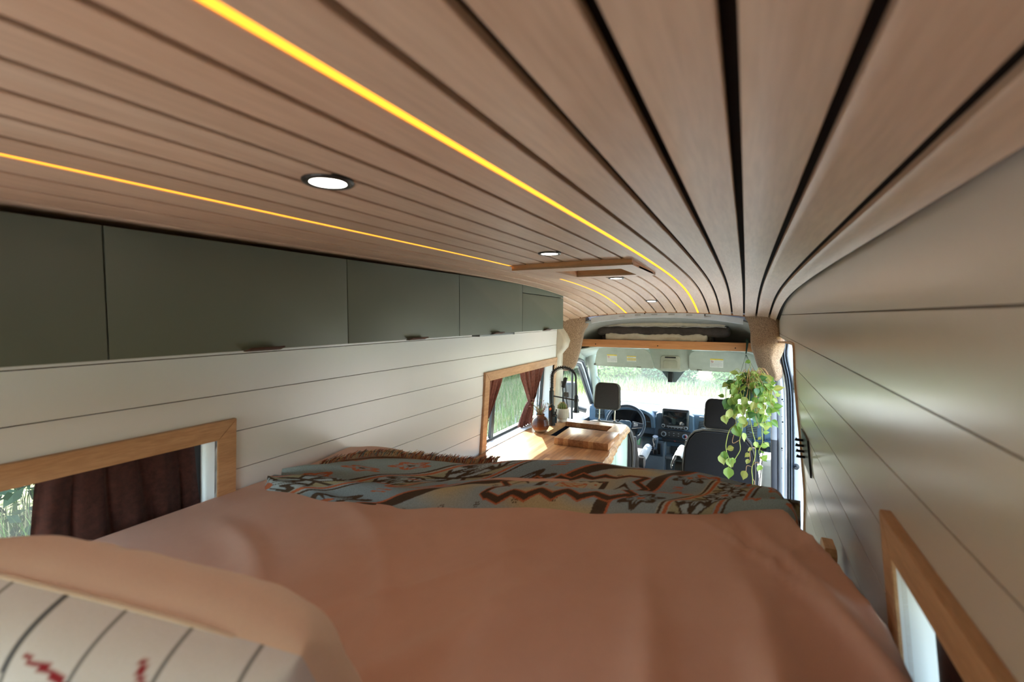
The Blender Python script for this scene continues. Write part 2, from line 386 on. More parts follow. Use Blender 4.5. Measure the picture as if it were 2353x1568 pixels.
# right wall: boards stop at the sliding door opening, the header continues forward
SD = (2.68, 4.3, FZ, -.15)
wall('wall_right', xr, 1, LR, Y0, 3.97, [W3, SD], WHITE_R, .16)
def win(idx, side, rect, name='window', mull=None, pane=GLASS, bottom=True):
    xf, sgn = (xl, -1) if side == 'l' else (xr, 1)
    y0, y1, z0, z1 = rect; fw = .06
    t = thing('window_%d' % idx, (xf(z1), (y0+y1)/2, (z0+z1)/2), None, None, None, 'structure')
    def board(ya, yb, za, zb_, mit):
        bm = B(); n = max(1, int((zb_-za)/.06)) if (zb_-za) > .1 else 1
        # mit: list of 4 corner (y,z) of face polygon
        pts = mit; pr = .016
        va = [bm.verts.new((xf(z)-sgn*pr, y, z)) for y, z in pts]; vb = [bm.verts.new((xf(z)+sgn*.002, y, z)) for y, z in pts]
        bm.faces.new(va); bm.faces.new(vb[::-1])
        for i in range(4): bm.faces.new((va[i], vb[i], vb[(i+1) % 4], va[(i+1) % 4]))
        bmesh.ops.bevel(bm, geom=[e for e in bm.edges if all(v in va for v in e.verts)], offset=.0015, segments=2, affect='EDGES')
        return bm
    O = (y0-fw, y1+fw, z0-fw, z1+fw)
    cs = [[(y0, z1), (y1, z1), (O[1], O[3]), (O[0], O[3])], [(y1, z0), (O[1], O[2]), (O[1], O[3]), (y1, z1)],
          [(y0, z0), (O[0], O[2]), (O[0], O[3]), (y0, z1)]]
    if bottom: cs.append([(y0, z0), (y1, z0), (O[1], O[2]), (O[0], O[2])])
    for c in cs: finish(board(0, 0, 0, 0, c), 'trim_board', OAK, t, 30)
    dep = .115; xo = lambda z: xf(z)+sgn*dep
    for nm, a, b in (('reveal', (y0, z1), (y1, z1)), ('reveal', (y1, z1), (y1, z0)), ('reveal', (y1, z0), (y0, z0)), ('reveal', (y0, z0), (y0, z1))):
        bm = B()
        q = [(xf(a[1])-sgn*.010, *a), (xf(b[1])-sgn*.010, *b), (xo(b[1]), *b), (xo(a[1]), *a)]
        bm.faces.new([bm.verts.new(p) for p in q]); cy, cz_ = (y0+y1)/2, (z0+z1)/2
        dy = (0 if a[0] != b[0] else (1 if a[0] > cy else -1))*.008; dz = (0 if a[1] != b[1] else (1 if a[1] > cz_ else -1))*.008
        r = bmesh.ops.extrude_face_region(bm, geom=list(bm.faces)); bmesh.ops.translate(bm, vec=(0, dy, dz), verts=[v for v in r['geom'] if isinstance(v, bmesh.types.BMVert)])
        finish(bm, nm, WHITE, t, 0)
    xm = lambda z: xo(z)-sgn*.012
    def bar(ya, yb, za, zb_, wd=.02, nm='glazing_bar'):
        bm = B(); q = []
        for x_ in (0, -sgn*.022):
            q.append([bm.verts.new((xm(z)+x_, y, z)) for y, z in ((ya, za), (yb, za), (yb, zb_), (ya, zb_))])
        bm.faces.new(q[0]); bm.faces.new(q[1][::-1])
        for i in range(4): bm.faces.new((q[0][i], q[1][i], q[1][(i+1) % 4], q[0][(i+1) % 4]))
        finish(bm, nm, RUB, t, 0)
    s = .018
    bar(y0, y1, z1-s, z1); bar(y0, y1, z0, z0+s); bar(y0, y0+s, z0+s, z1-s); bar(y1-s, y1, z0+s, z1-s)
    panes = [(y0+s, y1-s)]
    if mull:
        bar(mull-.02, mull+.02, z0+s, z1-s); panes = [(y0+s, mull-.02), (mull+.02, y1-s)]
    for k, (a, b) in enumerate(panes):
        bm = B(); q = [[bm.verts.new((xm(z)+x_, y, z)) for y, z in ((a, z0+s), (b, z0+s), (b, z1-s), (a, z1-s))] for x_ in (sgn*.004,)]
        bm.faces.new(q[0]); finish(bm, 'pane', pane if k == 0 or pane is not GLASS else GLASSD, t, 0)
    return t
win(1, 'l', W1, pane=GLASSD); win(2, 'l', W2, mull=2.83, bottom=False); win(3, 'r', W3)
# outer body skin beyond the walls keeps daylight out of the wall cavity
for nm, xa, xb, hs, ya, yb in (('body_side', -1.66, -1.69, [W1, W2], Y0, 3.95), ('body_side', .42, .45, [W3, (2.6, 4.0, FZ-.1, -.14)], Y0, 4.0)):
    bm = B()
    for (a, b, c, d) in sub_rects(FZ-.2, .16, ya, yb, hs): box2(bm, (xa, a, c), (xb, b, d))
    box2(bm, (xa, 3.9, -.44), (xb-(.0 if xa < 0 else .0), 4.85, .16)) if xa < 0 else box2(bm, (.34, 4.0, -.44), (.36, 4.85, .16))
    tag(finish(bm, 'trim_%d' % (1 if xa < 0 else 2), CAR, None, 0), kind='structure')
# wall-head joint on the right, slider trim
OAKE = wood('oak_edge_band', (176, 124, 80), (146, 98, 60), (22, 3, 22), .5, .1)
tr = thing('door_1', (.25, 3.3, -.9), None, None, None, 'structure')
zs = [FZ+(-.19-FZ)*k/24 for k in range(25)]
def strip(name, path, wdt, mat, par, thick):
    bm = B(); rr = []
    for (x, y, z, nx, nz) in path: pass
bm = B(); rr = []
pth = [(2.675, z) for z in zs]+[(2.675+.05*(1-cos(a)), -.19+.045*sin(a)) for a in [pi/2*k/6 for k in range(1, 7)]]+[(2.725+(3.97-2.725)*k/14, -.145-.055*(k/14)**1.3) for k in range(1, 15)]
for i, (y, z) in enumerate(pth):
    x = xr(z); a = pth[max(0, i-1)]; b = pth[min(len(pth)-1, i+1)]; t = Vector((0, b[0]-a[0], b[1]-a[1])).normalized(); nrm = Vector((0, t.z, -t.y))
    p = Vector((0, y, z)); q = [p-nrm*.010+Vector((x-.008, 0, 0)), p+nrm*.002+Vector((x-.008, 0, 0)), p+nrm*.002+Vector((x+.05, 0, 0)), p-nrm*.010+Vector((x+.05, 0, 0))]
    rr.append([bm.verts.new(v) for v in q])
for a, b in zip(rr, rr[1:]):
    for k in range(4): bm.faces.new((a[k], b[k], b[(k+1) % 4], a[(k+1) % 4]))
finish(bm, 'door_trim', OAK, tr, 50)
# floor, rear opening frame
bm = B(); box2(bm, (-1.6, Y0, FZ-.03), (.36, 4.9, FZ)); 
tag(finish(bm, 'floor', plain('grey_vinyl_floor', (104, 92, 80), .5), None, 0), kind='structure')
bm = B()
for a, b in (((-1.6, -.80, -1.9), (-1.45, -.74, .2)), ((.17, -.80, -1.9), (.36, -.74, .2)), ((-1.6, -.80, -.22), (.36, -.74, .34)), ((-1.45, -.80, -1.9), (.17, -.74, -.85)), ((-.05, -.80, -.85), (.17, -.74, -.22)), ((-1.45, -.80, -.85), (-1.25, -.74, -.22))):
    box2(bm, a, b)
tag(finish(bm, 'wall_back', CAR, None, 0), kind='structure')  # unseen rear wall; its opening is sized to set the light on the bed
# ------------------------------------------------------------ overhead cabinets
CX = -1.19; CZ0 = -.092
def cabz(y): return ipol([(0, .199), (1.2, .203), (1.9, .206), (2.5, .203), (2.9, .190), (3.2, .170)], y)
cy = [-.20, .461, 1.11, 1.78, 2.452, 3.135]
cl = ['sage green overhead cabinet door nearest the camera, cut by the left edge', 'wide sage green overhead cabinet second from the left edge',
      'sage green overhead cabinet in the middle of the row of five', 'sage green overhead cabinet fourth from the left, with a grey light bar below',
      'sage green overhead cabinet farthest forward, with a fixed panel above its short door']
for i in range(5):
    a, b = cy[i], cy[i+1]; last = i == 4
    t = thing('overhead_cabinet', ((CX-1.48)/2, (a+b)/2, CZ0), cl[i], 'cabinet', 'sage green overhead cabinets')
    bm = B(); n = 8
    ys = [a+.002+(b-a-.004)*k/n for k in range(n+1)]
    prism(bm, [(y, cabz(y)-.010) for y in ys]+[(b-.002, CZ0+.006), (a+.002, CZ0+.006)], 'x', -1.475, CX-.019)
    finish(bm, 'carcass', GREEN, t, 0)
    bm = B(); g = .0016
    ztop = (lambda y: cabz(y)-.012) if not last else (lambda y: .138-.012*(y-2.45))
    prism(bm, [(y, ztop(y)) for y in [a+g+(b-a-2*g)*k/n for k in range(n+1)]]+[(b-g, CZ0), (a+g, CZ0)], 'x', CX-.0175, CX, .0012)
    d = finish(bm, 'door', GREEN, t, 30)
    if last:
        bm = B(); prism(bm, [(y, cabz(y)-.012) for y in [a+g+(b-a-2*g)*k/n for k in range(n+1)]]+[(b-g, .134), (a+g, .142)], 'x', CX-.0175, CX, .001)
        finish(bm, 'fixed_panel', GREEN, t, 30)
    if i > 0:
        m = (a+b)/2+(.02 if i < 4 else .03); bm = B()
        pr = [(CX-.010, CZ0-.003), (CX+.004, CZ0-.003), (CX+.022, CZ0+.004), (CX+.025, CZ0+.007), (CX+.022, CZ0+.008), (CX+.003, CZ0+.001), (CX-.010, CZ0-.0005)]
        prism(bm, pr, 'y', m-.05, m+.05); finish(bm, 'handle', LEATHER, d, 30)
t = thing('light_bar', (CX-.05, 2.2, CZ0-.006), 'short slim grey light bar fixed under the fourth overhead cabinet', 'light')
bm = B(); box2(bm, (CX-.06, 1.98, CZ0-.012), (CX-.012, 2.36, CZ0+.004), .002); finish(bm, 'housing', plain('grey_aluminium', (122, 128, 130), .4, .4), t)
bm = B(); box2(bm, (CX-.061, 2.36, CZ0-.013), (CX-.011, 2.372, CZ0+.005), .001); finish(bm, 'end_cap', plain('grey_end_cap', (92, 100, 102), .5), t)
# ------------------------------------------------------------ kitchen unit
CT = -.90
ledge = [(-.725, 1.72), (-.722, 2.0), (-.716, 2.3), (-.722, 2.55), (-.735, 2.75), (-.752, 2.9), (-.778, 3.1), (-.80, 3.3), (-.81, 3.5), (-.822, 3.68), (-.832, 3.755)]
def led(y): return ipol([(b, a) for a, b in ledge], y)+.003*sin(y*31)+.002*sin(y*73+1)
HX0, HX1, HY0, HY1 = -1.355, -.95, 3.16, 3.645
m = N('walnut_butcher_block'); v = m.coords()
# staves run along y, 38 mm wide, random lengths, each with its own tone
sx = m.n('ShaderNodeSeparateXYZ'); m.l(v, sx.inputs[0])
def mth(op, a, b=None, c=None):
    x = m.n('ShaderNodeMath', operation=op)
    for i, q in enumerate((a, b, c)):
        if q is None: continue
        if hasattr(q, 'is_linked'): m.l(q, x.inputs[i])
        else: x.inputs[i].default_value = q
    return x.outputs[0]
col = mth('FLOOR', mth('DIVIDE', sx.outputs[0], .036))
off = mth('FRACT', mth('MULTIPLY', mth('SINE', mth('MULTIPLY', col, 12.98)), 437.5))
row = mth('FLOOR', mth('ADD', mth('DIVIDE', sx.outputs[1], .23), mth('MULTIPLY', off, 3)))
wn = m.n('ShaderNodeTexWhiteNoise', noise_dimensions='2D'); cb = m.n('ShaderNodeCombineXYZ'); m.l(col, cb.inputs[0]); m.l(row, cb.inputs[1]); m.l(cb.outputs[0], wn.inputs['Vector'])
base = m.ramp(wn.outputs['Value'], [(0, srgb((112, 66, 38))), (.35, srgb((158, 100, 58))), (.7, srgb((190, 130, 80))), (1, srgb((214, 164, 112)))])
gr = m.noise(m.coords((60, 5, 60)), 1, 4, .6, .4)
base = m.mix(.45, base, m.ramp(gr, [(.3, srgb((120, 72, 42))), (.7, srgb((208, 152, 102)))]))
m.color(base); m.rough(.32); WAL = m.m
sink_bm = B()
t = thing('kitchen_cabinet', (-1.15, 2.7, FZ), 'mint green kitchen cabinet along the left wall under the worktop', 'cabinet')
bm = B(); box2(bm, (-1.50, 1.74, FZ), (-.868, 3.72, CT-.26)); box2(bm, (-1.50, 1.74, CT-.26), (-.868, HY0-.03, CT-.041)); box2(bm, (-1.5, 1.74, CT-.26), (HX0-.03, 3.72, CT-.041))
box2(bm, (HX1+.03, HY0-.03, CT-.26), (-.868, 3.72, CT-.041)); box2(bm, (HX0-.03, HY1+.03, CT-.26), (HX1+.03, 3.72, CT-.041))
finish(bm, 'carcass', MINT, t, 0)
ys = [1.745, 2.32, 2.86, 3.36, 3.715]
for a, b in zip(ys, ys[1:]):
    bm = B(); box2(bm, (-.868, a+.0015, FZ+.06), (-.850, b-.0015, CT-.046), .001); finish(bm, 'door', MINT, t, 30)
bm = B(); box2(bm, (-1.48, 3.72, FZ), (-.848, 3.738, CT-.042), .001); finish(bm, 'end_panel', MINT, t, 30)
t = thing('worktop', (-1.15, 2.7, CT-.04), 'live-edge walnut butcher block worktop with a square sink cutout', 'worktop')
def slab(bm, pts, z0, z1):
    prism(bm, pts, 'z', z0, z1)
yy = [1.72+.02*k for k in range(102)]; yy = [y for y in yy if y < 3.755]+[3.755]
def edge_strip():
    bm = B(); rr = []
    for y in yy:
        x = led(y); rr.append([bm.verts.new(p) for p in ((-.92, y, CT), (x-.028-.004*sin(y*17), y, CT), (x-.004, y, CT-.022+.003*sin(y*41)), (x, y, CT-.038), (-.92, y, CT-.04))])
    for a, b in zip(rr, rr[1:]):
        for k in range(5): bm.faces.new((a[k], b[k], b[(k+1) % 5], a[(k+1) % 5]))
    bm.faces.new(rr[0][::-1]); bm.faces.new(rr[-1]); return bm
bm = edge_strip()
box2(bm, (-1.515, 1.72, CT-.04), (-.92, HY0, CT)); box2(bm, (-1.515, HY1, CT-.04), (-.92, 3.755, CT)); box2(bm, (-1.515, HY0, CT-.04), (HX0, HY1, CT)); box2(bm, (HX1, HY0, CT-.04), (-.92, HY1, CT))
box2(bm, (-1.628, W2[0]+.02, CT-.012), (-1.515, W2[1]-.005, CT))
finish(bm, 'slab', WAL, t, 30)
LIVE = wood('live_edge_bark', (214, 166, 112), (150, 98, 58), (40, 6, 60), .55, .1)
bm = B(); rr = []
for y in yy:
    x = led(y); rr.append([bm.verts.new(p) for p in ((x-.0285-.004*sin(y*17), y, CT+.0004), (x-.0035, y, CT-.0215+.003*sin(y*41)), (x+.0008, y, CT-.0385), (x-.005, y, CT-.039), (x-.03, y, CT-.002))])
for a, b in zip(rr, rr[1:]):
    for k in range(5): bm.faces.new((a[k], b[k], b[(k+1) % 5], a[(k+1) % 5]))
bm.faces.new(rr[0][::-1]); bm.faces.new(rr[-1]); finish(bm, 'live_edge', LIVE, t, 40)
t = thing('sink', ((HX0+HX1)/2, (HY0+HY1)/2, CT-.25), 'black undermount sink seen through the square worktop cutout', 'sink')
bm = B(); g = .012
for a, b in (((HX0-g, HY0-g, CT-.24), (HX1+g, HY1+g, CT-.23)), ((HX0-g, HY0-g, CT-.23), (HX0, HY1+g, CT-.041)), ((HX1, HY0-g, CT-.23), (HX1+g, HY1+g, CT-.041)), ((HX0, HY0-g, CT-.23), (HX1, HY0, CT-.041)), ((HX0, HY1, CT-.23), (HX1, HY1+g, CT-.041))):
    box2(bm, a, b)
finish(bm, 'basin', plain('black_sink', (22, 24, 30), .3), t, 0)
bm = B(); lathe(bm, [(.035, -.229+CT), (.035, -.226+CT), (.028, -.226+CT), (.02, -.2285+CT)], ((HX0+HX1)/2, (HY0+HY1)/2, 0), 24); finish(bm, 'drain', CHROME, t)
t = thing('cutting_board', (-.995, 3.12, CT), 'thick walnut cutting board lying over the front of the sink', 'cutting board')
bm = B(); box(bm, (0, 0, .024), (.385, .335, .048), .004, 2, Matrix.Rotation(R(1.5), 3, 'Z')); bmesh.ops.translate(bm, vec=(-.995, 3.12, CT+.0005), verts=bm.verts)
finish(bm, 'board', WAL, t, 30)
# faucet
FX, FY = -1.415, 3.47
t = thing('faucet', (FX, FY, CT), 'tall matt black spring kitchen faucet behind the sink', 'faucet')
bm = B(); lathe(bm, [(.032, 0), (.032, .012), (.026, .02), (.026, .16), (.022, .165), (.019, .17), (.019, .285), (.014, .29), (.014, .31)], (FX, FY, CT), 28); finish(bm, 'body', BLACK, t)
hp = []
for k in range(41):
    a = k/40
    if a < .25: p = (FX, CT+.30+.10*a/.25)
    else:
        q = (a-.25)/.75*pi*1.05; p = (FX+.105-.105*cos(q), CT+.40+.085*sin(q))
    hp.append((p[0], FY, p[1]))
hp += [(FX+.213, FY, CT+.33), (FX+.214, FY, CT+.27)]
bm = B(); tube(bm, hp, .0075, 10); finish(bm, 'hose', BLACK, t)
bm = B()
L = [Vector(p) for p in hp[:34]]; turns = 26; sp = []
tot = 34*16
for k in range(tot):
    f = k/(tot-1)*(len(L)-1.001); i = int(f); p = L[i].lerp(L[i+1], f-i); tt = (L[i+1]-L[i]).normalized(); nx = Vector((0, 1, 0)); nz = tt.cross(nx)
    a = 2*pi*turns*k/(tot-1); sp.append(p+nx*.0145*cos(a)+nz*.0145*sin(a))
tube(bm, sp, .0028, 5); finish(bm, 'spring', BLACK, t)
bm = B(); lathe(bm, [(.011, .27), (.013, .262), (.017, .255), (.017, .16), (.022, .145), (.026, .135), (.026, .125), (.012, .122)], (FX+.214, FY, CT), 24); finish(bm, 'spray_head', BLACK, t)
bm = B(); tube(bm, [(FX, FY, CT+.245), (FX+.10, FY, CT+.235), (FX+.20, FY, CT+.225)], .0055, 8); lathe(bm, [(.021, .215), (.021, .235)], (FX+.214, FY, CT), 20); finish(bm, 'support_arm', BLACK, t)
bm = B(); tube(bm, [(FX+.01, FY, CT+.085), (FX+.05, FY-.02, CT+.088)], [.012, .010], 10); tube(bm, [(FX+.045, FY-.02, CT+.088), (FX+.05, FY-.02, CT+.14)], .005, 8); finish(bm, 'lever', BLACK, t)
# vase with dried stems
VX, VY = -1.412, 3.235
t = thing('vase', (VX, VY, CT), 'round glossy brown ribbed ceramic vase on the worktop by the window', 'vase')
m = N('brown_glaze'); v = m.coords(); sx = m.n('ShaderNodeSeparateXYZ'); m.l(v, sx.inputs[0])
wv = m.noise(v, 25, 2); zz = mth('ADD', sx.outputs[2], mth('MULTIPLY', wv, .008))
m.color(m.ramp(mth('MULTIPLY_ADD', zz, 6.0, 5.55), [(.315, srgb((178, 152, 120))), (.335, srgb((150, 92, 52))), (.50, srgb((92, 46, 26))), (.8, srgb((72, 40, 28))), (.95, srgb((110, 70, 48)))]))
m.rough(.14); VM = m.m
pr = [(.036, 0), (.04, .002)]
for k in range(1, 60):
    h = .004+.118*k/60; u = h/.122; r = .038+.033*sin(pi*min(1, u*1.02))**.75+.0009*sin(h*900)*(1 if u > .3 else 0)
    if u > .86: r = max(.028, r*(1-(u-.86)*.6))
    pr.append((r, h))
pr += [(.030, .126), (.033, .134), (.033, .137), (.028, .136), (.026, .12)]
bm = B(); lathe(bm, pr, (VX, VY, CT), 40, cap=True); finish(bm, 'body', VM, t, 60)
GRN = [plain('dried_%d' % i, c, .8) for i, c in enumerate([(120, 128, 70), (168, 142, 92), (150, 92, 84), (98, 70, 58), (208, 96, 40)])]
t = thing('dried_bouquet', (VX, VY, CT+.13), 'small dried flower arrangement with spiky stems in the brown vase', 'dried flowers')
rnd = random.Random(3)
for k in range(46):
    a = rnd.uniform(0, 2*pi); l = rnd.uniform(.05, .115)*(1.25 if k < 3 else 1); sp_ = rnd.uniform(.15, 1.1); mm = GRN[rnd.choice([0, 0, 1, 1, 2, 3])]
    pts = [(VX+.012*cos(a), VY+.012*sin(a), CT+.125)]
    for j in range(1, 5):
        f = j/4; pts.append((VX+cos(a)*(.012+l*sp_*.75*f**1.2), VY+sin(a)*(.012+l*sp_*.75*f**1.2), CT+.125+l*f*(1.15-.35*sp_*f)))
    bm = B(); tube(bm, pts, [.0012, .0012, .002, .0018, .0006], 5, flat=.6)
    if k % 4 == 0:
        for q in range(5): bmesh.ops.create_icosphere(bm, subdivisions=1, radius=rnd.uniform(.002, .004), matrix=Matrix.Translation(Vector(pts[-1])+Vector([rnd.uniform(-.008, .008) for _ in range(3)])))
    finish(bm, 'stem', mm, t, 60)
for q in range(3):
    bm = B(); bmesh.ops.create_icosphere(bm, subdivisions=2, radius=.007, matrix=Matrix.Translation((VX+.075+.007*q, VY+.01-.01*q, CT+.18+.004*q)) @ Matrix.Diagonal((1, 1, 1.6, 1))); finish(bm, 'flower_bud', GRN[4], t, 60)
# cactus pot
KX, KY = -1.385, 3.64
t = thing('plant_pot', (KX, KY, CT), 'cream fluted ceramic pot beside the faucet', 'pot')
CREAM = plain('cream_ceramic', (222, 206, 182), .6)
bm = B(); lathe(bm, [(.040, 0), (.042, .004), (.041, .022), (.050, .03), (.054, .036), (.054, .105), (.052, .112), (.047, .114), (.045, .10), (.044, .095)], (KX, KY, CT), 144, fn=lambda a, h: 1+(.028*cos(a*32) if .034 < h < .108 else 0)); finish(bm, 'fluted_body', CREAM, t, 50)
bm = B(); lathe(bm, [(.045, .097), (.03, .101), (.001, .103)], (KX, KY, CT), 24); finish(bm, 'soil', plain('soil', (92, 66, 50), .95, bump=.6, bscale=150), t)
t = thing('cactus', (KX, KY, CT+.1), 'small round ribbed cactus with orange spines in the cream pot', 'cactus')
bm = B(); pr = [(.034*sin(pi*(.18+.80*k/18))**.7, .098+.064*k/18) for k in range(19)]
lathe(bm, pr, (KX, KY, CT), 104, fn=lambda a, h: 1+.10*cos(a*13)); finish(bm, 'body', plain('cactus_green', (98, 118, 62), .7), t, 60)
bm = B(); rnd = random.Random(5)
for k in range(13):
    a = 2*pi*k/13
    for j in range(8):
        h = .1+.062*(j+.5)/8; r = ipol([(b, a_) for a_, b in pr], h)*1.08; c = Vector((KX+r*cos(a), KY+r*sin(a), CT+h))
        for q in range(5):
            d = Vector((cos(a)+rnd.uniform(-.7, .7), sin(a)+rnd.uniform(-.7, .7), rnd.uniform(-.3, 1)+.5*(j > 5))).normalized(); tube(bm, [c, c+d*rnd.uniform(.008, .015)], [.0006, .0002], 3)
finish(bm, 'spines', plain('cactus_spines', (198, 150, 84), .7), t, 0)
t = thing('soap_bottle', (-1.43, 3.575, CT), 'small dark bottle half hidden behind the black faucet', 'bottle')
bm = B(); lathe(bm, [(.02, 0), (.021, .004), (.021, .055), (.012, .066), (.011, .075)], (-1.425, 3.56, CT), 20); finish(bm, 'body', plain('dark_teal_glass', (38, 54, 60), .2), t)
bm = B(); lathe(bm, [(.012, .075), (.012, .092), (.003, .094)], (-1.425, 3.56, CT), 16); finish(bm, 'cap', BLKP, t)
# ------------------------------------------------------------ curtains
def curtain(name, top, bot, z1, z0, mat, nfold, label, par_pts=None, tie=None, amp=.012, group=None, xoff=.06, side='l', flare=None):
    """top/bot: (y0,y1) extents; tie: (z, y, width) gathers"""
    xf, sgn = (xl, -1) if side == 'l' else (xr, 1)
    t = thing(name, (xf(z1)+sgn*xoff, (top[0]+top[1])/2, z1), label, 'curtain', group)
    def ext(z):
        u = (z1-z)/(z1-z0)
        if tie:
            zt_, yt, wt = tie; ut = (z1-zt_)/(z1-z0)
            if u < ut: f = (u/ut)**1.15; return (top[0]+(yt-wt/2-top[0])*f, top[1]+(yt+wt/2-top[1])*f)
            f = min(1, ((u-ut)/(1-ut))**.7); return (yt-wt/2+(bot[0]-yt+wt/2)*f, yt+wt/2+(bot[1]-yt-wt/2)*f)
        return (top[0]+(bot[0]-top[0])*u, top[1]+(bot[1]-top[1])*u)
    bm = B()
    def f(u, v):
        z = z1+(z0-z1)*v; a, b = ext(z); w_ = (b-a)/(top[1]-top[0]); am = amp*(1.3-.3*min(1, w_))*(.5+.8*v if not tie else .9)
        ph = u*nfold*2*pi+1.3*sin(v*3+u*4)
        return (xf(z)+sgn*(xoff+am*sin(ph)+am*.35*sin(ph*2.3+v*5)+(.012 if tie else 0)*0), a+(b-a)*u+.006*cos(ph)*w_, z+.006*sin(ph)*v)
    grid(bm, nfold*12, 40, f); grid(bm, nfold*12, 40, lambda u, v: tuple(q+(sgn*.0016 if i == 0 else 0) for i, q in enumerate(f(u, v))))
    finish(bm, 'panel', mat, t, 80, recalc=False)
    if tie:
        zt_, yt, wt = tie; bm = B(); c = Vector((xf(zt_)+sgn*xoff, yt, zt_)); pts = []
        for k in range(17):
            a = 2*pi*k/16; pts.append(c+Vector((.019*cos(a)*-sgn, (wt/2+.008)*sin(a), .006*sin(2*a))))
        n0 = len(bm.verts); tube(bm, pts, .009, 8, flat=.45); finish(bm, 'tieback', mat, t, 60)
        bm = B(); q = c+Vector((-sgn*.02, 0, 0))
        for s_, up in ((-1, .02), (1, .06)):
            tube(bm, [q, q+Vector((-sgn*.01, .02*s_, up*.5+.01)), q+Vector((0, .05*s_+.01, up))], [.006, .010, .007], 8, flat=.35)
        bmesh.ops.create_icosphere(bm, subdivisions=2, radius=.011, matrix=Matrix.Translation(q)); finish(bm, 'bow', mat, t, 60)
    return t
curtain('curtain', (.445, .815), (.42, .848), -.400, -.86, CURTD, 5, 'dark brown curtain hanging in the near window beside the bed', amp=.011, xoff=.072)
curtain('curtain', (2.605, 2.87), (2.60, 2.70), -.43, -.885, CURT, 4, 'brown curtain tied back at the rear side of the kitchen window', tie=(-.775, 2.625, .045), group='tied brown kitchen curtains', xoff=.055)
curtain('curtain', (3.17, 3.64), (3.22, 3.45), -.43, -.89, CURT, 5, 'brown curtain tied back behind the vase at the front side of the kitchen window', tie=(-.705, 3.42, .055), group='tied brown kitchen curtains', xoff=.055)
curtain('curtain', (-.3, .885), (-.3, .915), -.400, -.86, CURTD, 8, 'dark curtain in the right-hand window at the lower right corner', xoff=.03, amp=.011, side='r')
# hook rack on the right wall
t = thing('hook_rack', (xr(-.60), 2.40, -.62), 'black metal plate with four stubby pegs on the right wall by the door', 'hook rack')
bm = B(); q = []
for xo_ in (-.001, -.007):
    q.append([bm.verts.new((xr(z)+xo_, y, z)) for y, z in ((2.28, -.69), (2.52, -.69), (2.52, -.53), (2.28, -.53))])
bm.faces.new(q[0]); bm.faces.new(q[1][::-1])
for i in range(4): bm.faces.new((q[0][i], q[1][i], q[1][(i+1) % 4], q[0][(i+1) % 4]))
finish(bm, 'plate', BLACK, t, 0)
for k in range(4):
    z = -.572-.026*k; bm = B(); tube(bm, [(xr(z)-.004, 2.46, z), (xr(z)-.030, 2.46, z), (xr(z)-.038, 2.46, z+.003)], [.006, .006, .008], 10); finish(bm, 'peg', BLACK, t)
# ------------------------------------------------------------ bed
BYF = 1.47
def sstep(a, b, x):
    t = max(0, min(1, (x-a)/(b-a))); return t*t*(3-2*t)
WR = [(.02, 1.20, .30, .30, .012, .022), (-.02, 1.05, .10, .10, .012, .03), (.10, 1.25, .26, .75, .010, .018), (-.20, 1.00, -.02, -.1, .010, .03), (-.62, 1.05, -.30, .55, .007, .035),
      (-.28, .95, -.60, .25, .007, .03), (-1.15, 1.0, -.60, .7, .006, .03), (-1.35, .75, -.8, .55, .005, .03), (-.85, .85, -.45, .45, .006, .025), (.0, .8, .16, -.1, .010, .022), (-.4, .7, -.25, .0, .006, .03), (-.05, 1.27, .02, .9, -.005, .012), (.03, 1.2, .03, .65, .0035, .007), (-.35, 1.0, -.78, .45, .003, .007), (-.12, 1.18, .24, .72, .005, .010), (-.9, .95, -.55, .8, .003, .007), (.14, 1.3, .05, .95, .004, .009)]
def bedz(x, y):
    z = -.575+.078*sstep(-1.2, .0, x)-.012*sstep(.9, .2, y)
    z += .040*exp(-((x+1.30)/.25)**2-((y-1.40)/.14)**2)
    z += .012*sin(2.1*x+1.5*y+.5)*sin(1.7*y-.6)
    # broad soft wrinkles
    f = lambda px, py, s: mn.noise(Vector((px*s, py*s, 1.7)))
    z += .008*f(x*.8+y*.5, y*.7, 3.0)+.003*f(x*1.4-y*.4, y*.5+x*.3, 7)
    z += .0045*(1-abs(f(x*.7-y*.9, y*.35+x*.2, 6.5))*4)*(1 if x > -.5 else .4) if False else 0
    for (ax, ay, bx_, by_, h_, wd) in WR:
        dx_, dy_ = bx_-ax, by_-ay; L_ = hypot(dx_, dy_); u_ = ((x-ax)*dx_+(y-ay)*dy_)/L_/L_; e_ = ((x-ax)*dy_-(y-ay)*dx_)/L_+.03*sin(u_*4)
        if abs(e_) < 4*wd: z += 1.7*h_*exp(-(e_/wd)**2)*sstep(-.1, .35, u_)*sstep(1.1, .6, u_)
    # rounded right and front edges
    ed = ipol([(-.6, .285), (.6, .275), (.9, .255), (1.1, .232), (1.30, .195), (1.47, .15)], y)
    d = ed-x; rw = .06+.04*sstep(.9, 1.3, y); z -= .42*(max(0, rw-d)/rw)**2.6 if d < rw else 0
    d2 = BYF-y; z -= .40*(max(0, .07-d2)/.07)**2.6 if d2 < .07 else 0
    return z
bed = thing('bed', (-.64, .5, FZ), 'raised platform bed across the van with dusty pink cotton bedding', 'bed')
bm = B(); box2(bm, (-1.5, -.70, -.80), (.215, 1.44, -.76)); finish(bm, 'platform', OAK, bed, 0)
for x in (-1.47, .16):
    bm = B(); box2(bm, (x-.02, 1.38, FZ), (x+.02, 1.42, -.80)); finish(bm, 'leg', OAK, bed, 0)
bm = B(); box2(bm, (-1.485, -.68, -.76), (.20, 1.425, -.66), .03, 3); finish(bm, 'mattress', plain('mattress_ticking', (226, 220, 210), .9), bed)
bm = B()
def bf(u, v):
    x = -1.507+(.248+1.507)*u; y = -.70+(BYF+.70)*v; return (x, y, max(-.95, bedz(x, y)))
grid(bm, 150, 170, bf)
finish(bm, 'duvet', PINK, bed, 80)
